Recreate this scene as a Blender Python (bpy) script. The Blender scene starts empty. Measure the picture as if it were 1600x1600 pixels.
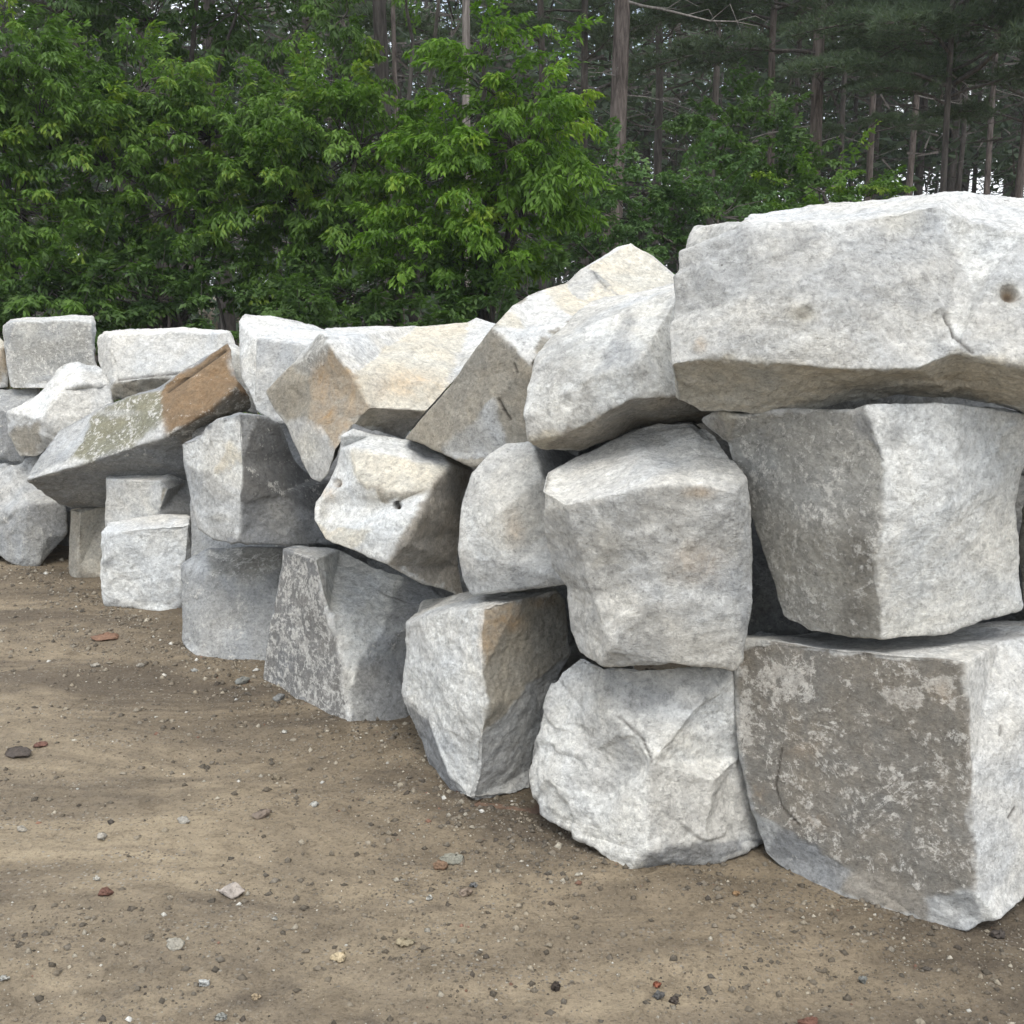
import bpy, bmesh, math, random
import numpy as np
from mathutils import Vector, Matrix
from mathutils.kdtree import KDTree
from mathutils.geometry import tessellate_polygon

random.seed(7); RNG = np.random.default_rng(7)
scene = bpy.context.scene
COL = scene.collection

# ------------------------------------------------------------------ camera
FPX, W0 = 1716.0, 1600.0
CAM_Z = 1.6
PITCH = math.atan(350.0 / FPX)
cam_d = bpy.data.cameras.new('camera'); cam_d.sensor_width = 36.0
cam_d.lens = 36.0 * FPX / W0; cam_d.clip_start = 0.05; cam_d.clip_end = 2000
cam = bpy.data.objects.new('camera', cam_d); COL.objects.link(cam)
cam.location = (0, 0, CAM_Z); cam.rotation_euler = (math.pi / 2 - PITCH, 0, 0)
scene.camera = cam
SP, CP = math.sin(PITCH), math.cos(PITCH)

# ------------------------------------------------------------------ light
SUN_EL, SUN_AZ = math.radians(61), math.radians(172)   # azimuth clockwise from +Y (into the picture)
sdir = Vector((math.sin(SUN_AZ) * math.cos(SUN_EL), math.cos(SUN_AZ) * math.cos(SUN_EL), math.sin(SUN_EL)))
sun_d = bpy.data.lights.new('sun', 'SUN'); sun_d.energy = 1.2; sun_d.angle = math.radians(28)
sun_d.color = (1.0, 0.955, 0.88)
sun = bpy.data.objects.new('sun', sun_d); COL.objects.link(sun)
sun.rotation_euler = sdir.to_track_quat('Z', 'Y').to_euler(); sun.location = (4, 2, 12)
world = bpy.data.worlds.new('World'); scene.world = world; world.use_nodes = True
wn = world.node_tree; bgn = wn.nodes['Background']
sky = wn.nodes.new('ShaderNodeTexSky'); sky.sky_type = 'NISHITA'; sky.sun_disc = False
sky.sun_elevation = SUN_EL; sky.sun_rotation = SUN_AZ
sky.air_density = 1.0; sky.dust_density = 2.0; sky.ozone_density = 1.0
# thin bright cloud over most of the sky
tcw = wn.nodes.new('ShaderNodeTexCoord'); cn = wn.nodes.new('ShaderNodeTexNoise')
cn.inputs['Scale'].default_value = 2.2; cn.inputs['Detail'].default_value = 6
wn.links.new(tcw.outputs['Generated'], cn.inputs['Vector'])
cr = wn.nodes.new('ShaderNodeValToRGB'); cr.color_ramp.elements[0].position = 0.36; cr.color_ramp.elements[1].position = 0.56
cr.color_ramp.elements[0].color = (0.15, 0.15, 0.15, 1); cr.color_ramp.elements[1].color = (0.85, 0.85, 0.85, 1)
wn.links.new(cn.outputs['Fac'], cr.inputs['Fac'])
mxw = wn.nodes.new('ShaderNodeMix'); mxw.data_type = 'RGBA'
mxw.inputs[7].default_value = (9.3, 9.5, 9.7, 1)
wn.links.new(cr.outputs['Color'], mxw.inputs[0]); wn.links.new(sky.outputs['Color'], mxw.inputs[6])
wn.links.new(mxw.outputs[2], bgn.inputs['Color'])
bgn.inputs['Strength'].default_value = 0.115
scene.view_settings.view_transform = 'Standard'; scene.view_settings.look = 'None'
scene.view_settings.exposure = 0.88; scene.view_settings.gamma = 1.0
scene.view_settings.use_curve_mapping = False
scene.cycles.max_bounces = 6; scene.cycles.diffuse_bounces = 3; scene.cycles.transmission_bounces = 3
scene.cycles.use_denoising = True

# ------------------------------------------------------------------ helpers
def at(px, py, Y):
    """the point at ground distance Y that the photograph shows at (px, py)"""
    xc, yc = (px - 800.0) / FPX, (800.0 - py) / FPX
    dy, dz = CP + yc * SP, -SP + yc * CP
    return Vector((xc * Y / dy, Y, CAM_Z + dz * Y / dy))

def ground_y(py):
    yc = (800.0 - py) / FPX
    return CAM_Z * (CP + yc * SP) / (SP - yc * CP)

def to_px(P):
    q = P - np.array([0, 0, CAM_Z])
    d = q[:, 1] * CP - q[:, 2] * SP
    u = q[:, 1] * SP + q[:, 2] * CP
    return 800 + FPX * q[:, 0] / d, 800 - FPX * u / d

def tag(o, label=None, cat=None, group=None, kind=None):
    if label: o['label'] = label
    if cat: o['category'] = cat
    if group: o['group'] = group
    if kind: o['kind'] = kind
    return o

def empty(name, loc):
    o = bpy.data.objects.new(name, None); COL.objects.link(o); o.location = loc
    o.empty_display_size = 0.2
    return o

def mesh_obj(name, V, T, mat, parent=None, attrs=None, smooth=False, loc=None):
    V = np.asarray(V, dtype=np.float32).reshape(-1, 3); T = np.asarray(T, dtype=np.int32)
    k = T.shape[1]
    if loc is not None: V = V - np.array(loc, dtype=np.float32)
    me = bpy.data.meshes.new(name)
    me.vertices.add(len(V)); me.vertices.foreach_set('co', V.ravel())
    me.loops.add(T.size); me.loops.foreach_set('vertex_index', T.ravel())
    me.polygons.add(len(T)); me.polygons.foreach_set('loop_start', np.arange(0, T.size, k, dtype=np.int32))
    if smooth: me.polygons.foreach_set('use_smooth', np.ones(len(T), dtype=bool))
    me.update(calc_edges=True)
    for an, (kind, arr) in (attrs or {}).items():
        a = me.attributes.new(an, kind, 'POINT')
        a.data.foreach_set('value' if kind == 'FLOAT' else 'color', np.asarray(arr, dtype=np.float32).ravel())
    me.materials.append(mat)
    o = bpy.data.objects.new(name, me); COL.objects.link(o)
    if parent is not None: o.parent = parent
    if loc is not None: o.location = loc
    return o

def _h(ix, iy, iz, s):
    h = (ix * 374761393 + iy * 668265263 + iz * 2147483647 + s * 1274126177) & 0xffffffff
    h = ((h ^ (h >> 13)) * 1274126177) & 0xffffffff
    return ((h ^ (h >> 16)) & 0xffff) / 32767.5 - 1.0

def vnoise(P, s=0):
    """smooth value noise in [-1, 1]"""
    I = np.floor(P).astype(np.int64); f = P - I; f = f * f * f * (f * (f * 6 - 15) + 10)
    x, y, z = I[:, 0], I[:, 1], I[:, 2]; fx, fy, fz = f[:, 0], f[:, 1], f[:, 2]
    def l(a, b, t): return a + (b - a) * t
    r = [l(l(_h(x, y, z + k, s), _h(x + 1, y, z + k, s), fx), l(_h(x, y + 1, z + k, s), _h(x + 1, y + 1, z + k, s), fx), fy) for k in (0, 1)]
    return l(r[0], r[1], fz)

def fbm(P, octv=4, s=0, rough=0.5):
    a, t, n = 1.0, 0.0, np.zeros(len(P))
    for k in range(octv):
        n += a * vnoise(P * (2.03 ** k) + 17.3 * k, s + k); t += a; a *= rough
    return n / t

# ------------------------------------------------------------------ materials
class NT:
    def __init__(s, name):
        s.m = bpy.data.materials.new(name); s.m.use_nodes = True; s.t = s.m.node_tree
        s.b = s.t.nodes['Principled BSDF']; s.b.inputs['Roughness'].default_value = 0.9
        s.b.inputs['Specular IOR Level'].default_value = 0.25
    def n(s, typ, **kw):
        x = s.t.nodes.new(typ)
        for k, v in kw.items(): setattr(x, k, v)
        return x
    def L(s, a, b): s.t.links.new(a, b)
    def set(s, sock, v):
        if hasattr(v, 'is_linked') or hasattr(v, 'links'): s.L(v, sock)
        else: sock.default_value = v
    def noise(s, vec, scale, detail=4, rough=0.55, dist=0.0):
        x = s.n('ShaderNodeTexNoise'); x.inputs['Scale'].default_value = scale
        x.inputs['Detail'].default_value = detail; x.inputs['Roughness'].default_value = rough
        x.inputs['Distortion'].default_value = dist; s.L(vec, x.inputs['Vector']); return x.outputs['Fac']
    def vor(s, vec, scale, out='Distance', feature='F1'):
        x = s.n('ShaderNodeTexVoronoi', feature=feature); x.inputs['Scale'].default_value = scale
        s.L(vec, x.inputs['Vector']); return x.outputs[out]
    def rng(s, v, a, b, c=0.0, d=1.0):
        x = s.n('ShaderNodeMapRange'); s.L(v, x.inputs[0])
        for i, q in enumerate((a, b, c, d)): s.set(x.inputs[i + 1], q)
        return x.outputs[0]
    def math(s, op, a, b=0.0, c=None):
        x = s.n('ShaderNodeMath', operation=op); s.set(x.inputs[0], a); s.set(x.inputs[1], b)
        if c is not None: s.set(x.inputs[2], c)
        return x.outputs[0]
    def mix(s, f, a, b, mode='MIX'):
        x = s.n('ShaderNodeMix', data_type='RGBA', blend_type=mode)
        s.set(x.inputs[0], f)
        for i, v in ((6, a), (7, b)):
            s.set(x.inputs[i], v if not isinstance(v, tuple) or len(v) == 4 else (*v, 1))
        return x.outputs[2]
    def map(s, vec, scale=(1, 1, 1), rot=(0, 0, 0), loc=None):
        x = s.n('ShaderNodeMapping'); x.inputs['Scale'].default_value = scale; x.inputs['Rotation'].default_value = rot
        s.L(vec, x.inputs['Vector'])
        if loc is not None: s.L(loc, x.inputs['Location'])
        return x.outputs[0]
    def attr(s, name, out='Fac'):
        x = s.n('ShaderNodeAttribute'); x.attribute_name = name; return x.outputs[out]
    def bump(s, h, strength, dist, prev=None):
        x = s.n('ShaderNodeBump'); x.inputs['Strength'].default_value = strength; x.inputs['Distance'].default_value = dist
        s.L(h, x.inputs['Height'])
        if prev is not None: s.L(prev, x.inputs['Normal'])
        return x.outputs[0]

def stone_material():
    s = NT('quarried_stone')
    tc = s.n('ShaderNodeTexCoord').outputs['Object']
    oi = s.n('ShaderNodeObjectInfo').outputs['Random']
    off = s.n('ShaderNodeCombineXYZ'); s.L(s.math('MULTIPLY', oi, 37.0), off.inputs[0]); s.L(s.math('MULTIPLY', oi, 91.0), off.inputs[1])
    v = s.map(tc, loc=off.outputs[0])
    tint = s.attr('tint', 'Color'); mot = s.attr('mottle'); rust = s.attr('rust'); dk = s.attr('dark')
    n1 = s.noise(v, 3.0, 5, 0.6, 0.6); n2 = s.noise(v, 14, 8, 0.68, 0.8); n3 = s.noise(v, 90, 5, 0.7)
    vs = s.map(v, (1.0, 1.0, 1.9), (0.5, 0.9, 0.3)); n4 = s.noise(vs, 9, 9, 0.78, 0.9)
    n5 = s.noise(v, 30, 6, 0.75, 0.4)
    # tone: broad bands between blue grey and cream, then mineral mottling
    n6 = s.noise(v, 55, 6, 0.8, 0.3); edge = s.attr('edge')
    c = s.mix(s.rng(n1, 0.36, 0.64), (0.95, 0.975, 1.0), (1.04, 1.015, 0.96))
    c = s.mix(1.0, tint, c, 'MULTIPLY')
    c = s.mix(s.rng(n4, 0.44, 0.64, 0.0, 0.45), c, s.mix(1.0, c, (0.74, 0.745, 0.75), 'MULTIPLY'))
    c = s.mix(s.rng(n2, 0.46, 0.64, 0.0, 0.6), c, s.mix(1.0, c, (1.28, 1.28, 1.27), 'MULTIPLY'))
    c = s.mix(s.rng(n5, 0.51, 0.60, 0.0, 0.45), c, s.mix(1.0, c, (0.52, 0.525, 0.53), 'MULTIPLY'))
    c = s.mix(s.rng(n6, 0.47, 0.57, 0.0, 0.75), c, s.mix(1.0, c, (1.32, 1.32, 1.31), 'MULTIPLY'))
    # dark weathered skin, bruised white where it has been knocked through
    k = s.math('ADD', s.math('MULTIPLY', n5, 0.36), s.math('ADD', s.math('MULTIPLY', n4, 0.24), s.math('ADD', s.math('MULTIPLY', n6, .20), s.math('MULTIPLY', n2, 0.20))))
    vein = s.rng(s.math('ABSOLUTE', s.math('SUBTRACT', s.noise(v, 5.5, 6, 0.7, 1.2), 0.5)), 0.0, 0.035, 0.055, 0.0)
    me_ = s.math('ADD', mot, s.math('MULTIPLY', edge, 0.40))
    k = s.math('ADD', k, s.math('MULTIPLY', vein, s.rng(mot, 0.1, 0.4)))
    thr = s.math('SUBTRACT', 0.597, s.math('MULTIPLY', me_, 0.16))
    m = s.n('ShaderNodeMapRange', interpolation_type='SMOOTHSTEP'); s.L(k, m.inputs[0]); s.L(thr, m.inputs[1]); s.L(s.math('ADD', thr, 0.055), m.inputs[2])
    pale = s.mix(s.rng(n6, 0.42, 0.58), (0.40, 0.39, 0.365), (0.66, 0.65, 0.61))
    c = s.mix(s.math('MULTIPLY', m.outputs[0], s.rng(me_, 0.05, 0.25, 0, 0.85)), c, s.mix(1.0, c, pale, 'LIGHTEN'))
    # iron stain
    r = s.math('MULTIPLY', rust, s.rng(s.math('ADD', n2, s.math('MULTIPLY', n1, .5)), 0.55, 0.9))
    c = s.mix(r, c, s.mix(1.0, s.mix(s.rng(n5, .4, .6), c, (.5, .5, .5)), (0.95, 0.70, 0.45), 'MULTIPLY'))
    # dirt spots and pits
    vd = s.vor(v, 26); sp = s.math('MULTIPLY', s.rng(vd, 0.10, 0.05), s.rng(s.noise(v, 5, 3), 0.56, 0.62))
    c = s.mix(s.math('MULTIPLY', sp, 0.7), c, (0.10, 0.095, 0.085))
    gr = s.rng(n3, 0.52, 0.66, 0.0, 0.6); c = s.mix(gr, c, s.mix(1.0, c, (0.5, 0.5, 0.5), 'MULTIPLY'))
    c = s.mix(dk, c, (0.045, 0.036, 0.028))
    s.L(c, s.b.inputs['Base Color']); s.L(s.rng(n2, .3, .7, .78, .95), s.b.inputs['Roughness'])
    b = s.bump(n4, 0.8, 0.016); b = s.bump(n5, 0.9, 0.010, b); b = s.bump(n3, 0.8, 0.0035, b)
    s.L(b, s.b.inputs['Normal'])
    return s.m
STONE = stone_material()

def ground_material():
    s = NT('packed_dirt')
    tc = s.n('ShaderNodeTexCoord').outputs['Object']
    st = s.map(tc, (0.6, 1.5, 1), (0, 0, 0.22))
    n1 = s.noise(st, 1.5, 9, 0.68, 1.0); n2 = s.noise(tc, 9, 8, 0.72, 0.5); n3 = s.noise(tc, 70, 5, 0.75)
    wet_shade = s.attr('damp_shade')
    a = s.rng(s.math('ADD', s.math('MULTIPLY', n1, 0.75), s.math('MULTIPLY', n2, 0.25)), 0.40, 0.575)
    c = s.mix(a, (0.185, 0.152, 0.112), (0.42, 0.345, 0.238))
    c = s.mix(s.rng(n2, 0.5, 0.66, 0, 0.6), c, (0.125, 0.098, 0.068))
    c = s.mix(s.rng(n3, 0.52, 0.68, 0, 0.75), c, s.mix(1.0, c, (0.42, 0.41, 0.40), 'MULTIPLY'))
    # grit: grains of many greys where gravel lies on the dirt
    vv = s.n('ShaderNodeTexVoronoi'); vv.inputs['Scale'].default_value = 95; s.L(tc, vv.inputs['Vector'])
    w = s.n('ShaderNodeSeparateColor'); s.L(vv.outputs['Color'], w.inputs[0])
    patch = s.rng(s.noise(st, 3.3, 5, 0.6, 0.4), 0.47, 0.60)
    g = s.math('MULTIPLY', s.rng(vv.outputs['Distance'], 0.46, 0.34), s.math('GREATER_THAN', w.outputs[0], 0.55))
    gc = s.mix(s.rng(w.outputs[1], 0.2, 1.0), (0.13, 0.105, 0.08), (0.42, 0.39, 0.33))
    c = s.mix(s.math('MULTIPLY', g, s.math('MULTIPLY', s.math('MAXIMUM', patch, 0.25), 0.9)), c, gc)
    v2 = s.n('ShaderNodeTexVoronoi'); v2.inputs['Scale'].default_value = 42; s.L(tc, v2.inputs['Vector'])
    w2 = s.n('ShaderNodeSeparateColor'); s.L(v2.outputs['Color'], w2.inputs[0])
    g2 = s.math('MULTIPLY', s.rng(v2.outputs['Distance'], 0.20, 0.14), s.math('GREATER_THAN', w2.outputs[0], 0.90))
    c = s.mix(g2, c, s.mix(s.rng(w2.outputs[1], 0.3, 0.9), (0.20, 0.175, 0.14), (0.42, 0.39, 0.33)))
    c = s.mix(wet_shade, c, s.mix(1.0, c, (0.56, 0.54, 0.53), 'MULTIPLY'))
    s.L(c, s.b.inputs['Base Color']); s.b.inputs['Roughness'].default_value = 0.95
    b = s.bump(n2, 1.0, 0.03); b = s.bump(n3, 1.0, 0.010, b); b = s.bump(s.math('ADD', g, g2), 0.4, 0.004, b)
    s.L(b, s.b.inputs['Normal']); return s.m
DIRT = ground_material()

def leaf_material(name, dark, light, trans=0.35, yellow=(0.20, 0.26, 0.03)):
    s = NT(name); v = s.attr('vary')
    c = s.mix(s.rng(v, 0, 0.8), dark, light); c = s.mix(s.rng(v, 0.82, 1.0, 0, 0.6), c, yellow)
    s.L(c, s.b.inputs['Base Color']); s.b.inputs['Roughness'].default_value = 0.6
    s.b.inputs['Specular IOR Level'].default_value = 0.3
    t = s.n('ShaderNodeBsdfTranslucent'); s.L(s.mix(1.0, c, (1.25, 1.45, 0.7), 'MULTIPLY'), t.inputs['Color'])
    m = s.n('ShaderNodeMixShader'); m.inputs[0].default_value = trans
    s.L(s.b.outputs[0], m.inputs[1]); s.L(t.outputs[0], m.inputs[2])
    s.L(m.outputs[0], s.t.nodes['Material Output'].inputs['Surface']); return s.m
LEAF_A = leaf_material('fresh_leaf', (0.055, 0.110, 0.022), (0.12, 0.215, 0.038), 0.38)
LEAF_B = leaf_material('shrub_leaf', (0.050, 0.100, 0.034), (0.095, 0.175, 0.055), 0.3, (0.13, 0.19, 0.05))
LEAF_C = leaf_material('dark_leaf', (0.042, 0.082, 0.026), (0.085, 0.15, 0.040), 0.35, (0.09, 0.15, 0.03))
NEEDLE = leaf_material('pine_needle', (0.065, 0.095, 0.065), (0.115, 0.155, 0.095), 0.3, (0.14, 0.17, 0.11))
DRY = leaf_material('dry_stalk', (0.12, 0.10, 0.06), (0.22, 0.19, 0.12), 0.1, (0.2, .18, .1))

def bark_material(name, a, b):
    s = NT(name); tc = s.n('ShaderNodeTexCoord').outputs['Object']
    v = s.map(tc, (9, 9, 1.3)); n = s.noise(v, 2.0, 7, 0.7, 0.6); n2 = s.noise(tc, 1.3, 3)
    s.L(s.mix(s.rng(s.math('ADD', n, s.math('MULTIPLY', n2, 0.3)), 0.5, 0.8), a, b), s.b.inputs['Base Color'])
    s.L(s.bump(n, 0.9, 0.03), s.b.inputs['Normal']); return s.m
BARK = bark_material('pine_bark', (0.055, 0.045, 0.040), (0.20, 0.17, 0.155))
BARK_P = bark_material('pale_bark', (0.13, 0.115, 0.105), (0.32, 0.29, 0.27))
BARK_D = bark_material('dark_bark', (0.045, 0.040, 0.036), (0.125, 0.112, 0.102))
DEAD = bark_material('dead_wood', (0.13, 0.12, 0.11), (0.30, 0.285, 0.265))

# ------------------------------------------------------------------ the ground: one sheet out past the wood
th_f = np.linspace(-0.62, 0.62, 430); th_b = np.linspace(0.62, 2 * math.pi - 0.62, 40)[1:-1]
th = np.concatenate([th_f, th_b]); r = np.concatenate([[0.25, 0.6], 1.2 * (460 / 1.2) ** (np.linspace(0, 1, 560) ** 1.75)])
R, TH = np.meshgrid(r, th, indexing='ij')
G = np.stack([R * np.sin(TH), R * np.cos(TH), np.zeros_like(R)], -1).reshape(-1, 3)
foot = np.array([[1.4, 2.3], [0.32, 2.82], [-.13, 3.2], [-.61, 3.85], [-1.4, 4.56], [-2.05, 5.3], [-2.9, 6.2], [-4.5, 7.6]])
def foot_dist(P):
    d = np.full(len(P), 9.0)
    for a, b in zip(foot[:-1], foot[1:]):
        t = np.clip(((P[:, :2] - a) @ (b - a)) / ((b - a) @ (b - a)), 0, 1)
        d = np.minimum(d, np.linalg.norm(P[:, :2] - (a + t[:, None] * (b - a)), axis=1))
    return d
def ground_h(P):
    Q = P.copy(); Q[:, 2] = 0
    A = Q * np.array([0.55, 1.9, 1]); A[:, 1] += 0.28 * Q[:, 0]
    h = 0.016 * fbm(A * 1.3, 3, 3) + 0.006 * fbm(Q * 7, 3, 9) + 0.0055 * fbm(Q * 24, 4, 12, 0.75)
    tr = np.abs(np.sin((Q[:, 1] - 0.22 * Q[:, 0]) * 3.1 + 0.6 * vnoise(Q * 0.8, 4)))
    h -= 0.010 * np.clip(1 - tr * 3, 0, 1)
    h = h + np.clip(1 - foot_dist(Q) / .22, 0, 1) * (0.014 + 0.016 * fbm(Q * 9, 3, 77))
    return h * np.clip(1.2 - np.hypot(Q[:, 0], Q[:, 1]) / 60, 0.0, 1)
G[:, 2] = ground_h(G)
nr, nt = R.shape
i, j = np.meshgrid(np.arange(nr - 1), np.arange(nt), indexing='ij'); j2 = (j + 1) % nt
GF = np.stack([i * nt + j, (i + 1) * nt + j, (i + 1) * nt + j2, i * nt + j2], -1).reshape(-1, 4)[:, ::-1]
# moisture and contact shade painted into the soil along and behind the pile's foot
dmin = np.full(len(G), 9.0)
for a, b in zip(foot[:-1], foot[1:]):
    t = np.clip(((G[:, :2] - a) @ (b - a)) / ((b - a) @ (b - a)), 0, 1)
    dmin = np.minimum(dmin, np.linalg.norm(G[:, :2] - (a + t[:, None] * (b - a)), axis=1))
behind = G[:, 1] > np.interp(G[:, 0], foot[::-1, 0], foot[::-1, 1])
damp_shade = np.where(behind, 0.7, np.clip(0.75 - dmin * 0.9, 0, 0.75)) * (0.8 + 0.35 * fbm(G * 3, 3, 31))
ground = mesh_obj('ground', G, GF, DIRT, attrs={'damp_shade': ('FLOAT', np.clip(damp_shade, 0, 1))}, smooth=True)
tag(ground, kind='structure')
# ------------------------------------------------------------------ stone blocks
# albedo, white bruising over skin, iron stain, relief
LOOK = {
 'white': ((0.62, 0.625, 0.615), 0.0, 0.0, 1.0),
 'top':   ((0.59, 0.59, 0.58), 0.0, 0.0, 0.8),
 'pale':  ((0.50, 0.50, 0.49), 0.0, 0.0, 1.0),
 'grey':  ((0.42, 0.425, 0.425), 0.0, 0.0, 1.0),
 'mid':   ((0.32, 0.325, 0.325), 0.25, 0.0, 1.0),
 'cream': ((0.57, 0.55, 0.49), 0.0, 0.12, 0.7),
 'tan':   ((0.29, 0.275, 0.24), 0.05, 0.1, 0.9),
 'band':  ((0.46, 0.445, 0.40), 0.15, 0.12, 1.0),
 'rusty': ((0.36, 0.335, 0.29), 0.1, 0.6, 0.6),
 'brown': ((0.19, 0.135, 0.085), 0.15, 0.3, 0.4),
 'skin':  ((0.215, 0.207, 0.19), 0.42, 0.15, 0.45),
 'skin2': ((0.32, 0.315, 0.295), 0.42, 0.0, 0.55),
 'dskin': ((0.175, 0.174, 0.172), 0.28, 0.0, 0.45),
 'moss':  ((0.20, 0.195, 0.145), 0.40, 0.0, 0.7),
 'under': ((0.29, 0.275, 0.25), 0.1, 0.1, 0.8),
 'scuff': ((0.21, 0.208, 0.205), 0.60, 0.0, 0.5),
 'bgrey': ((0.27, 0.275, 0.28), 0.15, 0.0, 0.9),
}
BLOCK_GROUP = 'rough quarried stone blocks heaped in a pile'

def pip(x, y, poly):
    c = False; n = len(poly)
    for k in range(n):
        x1, y1 = poly[k]; x2, y2 = poly[(k + 1) % n]
        if (y1 > y) != (y2 > y) and x < (x2 - x1) * (y - y1) / (y2 - y1) + x1: c = not c
    return c

def build_tri_solid(V, F, thick, shrink):
    """V name->(px,py,Y) corner points of the faces in view; F = [(names, look)]. The hidden sides and back are closed behind them."""
    names = list(V); P = [at(*V[k]) for k in names]; px = [(V[k][0], -V[k][1]) for k in names]
    idx = {k: q for q, k in enumerate(names)}
    faces, looks = [], []
    for ks, lk in F:
        f = [idx[k] for k in ks.split()]
        area = sum(px[f[q]][0] * px[f[(q + 1) % len(f)]][1] - px[f[(q + 1) % len(f)]][0] * px[f[q]][1] for q in range(len(f)))
        if area < 0: f.reverse()
        faces.append(f); looks.append(lk)
    edges = {(f[q], f[(q + 1) % len(f)]) for f in faces for q in range(len(f))}
    bnd = {a: b for a, b in edges if (b, a) not in edges}
    loop = [next(iter(bnd))]
    while True:
        nx = bnd[loop[-1]]
        if nx == loop[0] or len(loop) > 99: break
        loop.append(nx)
    cen = sum((P[k] for k in loop), Vector()) / len(loop)
    ray = (cen - Vector((0, 0, CAM_Z))); ray.normalize(); ray.z *= 0.45
    bc = cen + ray * thick
    poly = [px[k] for k in loop]
    base = len(P); back = []
    for q, k in enumerate(loop):
        s = shrink
        while s > 0.15:
            p = bc + (P[k] + ray * thick - bc) * s
            x, y = to_px(np.array([p]))
            if pip(float(x[0]), -float(y[0]), poly) : break
            s -= 0.06
        p = bc + (P[k] + ray * thick - bc) * (s - 0.03)
        P.append(p); back.append(base + q)
    n = len(loop)
    for q in range(n):
        a, b = loop[q], loop[(q + 1) % n]; a2, b2 = back[q], back[(q + 1) % n]
        faces.append([b, a, a2, b2]); looks.append(None)
    P.append(bc); c = len(P) - 1
    for q in range(n): faces.append([back[(q + 1) % n], back[q], c]); looks.append(None)
    return P, faces, looks

def refine(P, faces, looks, L0, levels):
    bm = bmesh.new(); lay = bm.faces.layers.int.new('look'); vs = [bm.verts.new(p) for p in P]
    keys = [None] + sorted({l for l in looks if l})
    for f, lk in zip(faces, looks):
        if len(f) > 3:
            tr = tessellate_polygon([[P[k] for k in f]])
            tris = [[f[a] for a in t] for t in tr]
            # keep winding
            n0 = sum(((P[f[k]]).cross(P[f[(k + 1) % len(f)]]) for k in range(len(f))), Vector())
            tris = [t if (P[t[1]] - P[t[0]]).cross(P[t[2]] - P[t[0]]).dot(n0) > 0 else t[::-1] for t in tris]
        else: tris = [f]
        for t in tris:
            if len(set(t)) < 3: continue
            try: bf = bm.faces.new([vs[k] for k in t]); bf[lay] = keys.index(lk)
            except ValueError: pass
    for _ in range(6):
        lg = [e for e in bm.edges if e.calc_length() > L0]
        if not lg: break
        bmesh.ops.subdivide_edges(bm, edges=lg, cuts=1)
        bmesh.ops.triangulate(bm, faces=[f for f in bm.faces if len(f.verts) > 3], quad_method='BEAUTY')
    bm.verts.ensure_lookup_table(); bm.verts.index_update()
    Pn = np.array([v.co for v in bm.verts]); T = np.array([[v.index for v in f.verts] for f in bm.faces])
    K = np.array([f[lay] for f in bm.faces]); bm.free()
    for _ in range(levels):
        E = np.concatenate([T[:, [0, 1]], T[:, [1, 2]], T[:, [2, 0]]]); Es = np.sort(E, 1)
        u, inv = np.unique(Es[:, 0].astype(np.int64) * len(Pn) + Es[:, 1], return_inverse=True)
        m = np.stack([u // len(Pn), u % len(Pn)], 1)
        mid = (Pn[m[:, 0]] + Pn[m[:, 1]]) / 2; nb = len(Pn); Pn = np.concatenate([Pn, mid])
        nT = len(T); a = inv[:nT] + nb; b = inv[nT:2 * nT] + nb; c = inv[2 * nT:] + nb
        T = np.concatenate([np.stack([T[:, 0], a, c], 1), np.stack([a, T[:, 1], b], 1), np.stack([c, b, T[:, 2]], 1), np.stack([a, b, c], 1)])
        K = np.tile(K, 4)
    return Pn, T, K, keys

def laplace(P, T, n, lam=0.6):
    E = np.concatenate([T[:, [0, 1]], T[:, [1, 2]], T[:, [2, 0]]]); N = len(P)
    deg = np.bincount(E[:, 0], minlength=N)[:, None] + 1e-9; X = P.copy()
    for _ in range(n):
        S = np.stack([np.bincount(E[:, 0], X[E[:, 1], k], N) for k in range(X.shape[1])], 1) / deg
        X = X + lam * (S - X)
    return X

def vnormals(P, T):
    n = np.cross(P[T[:, 1]] - P[T[:, 0]], P[T[:, 2]] - P[T[:, 0]]); N = len(P)
    v = np.stack([sum(np.bincount(T[:, q], n[:, k], N) for q in range(3)) for k in range(3)], 1)
    return v / (np.linalg.norm(v, axis=1, keepdims=True) + 1e-12)

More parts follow.
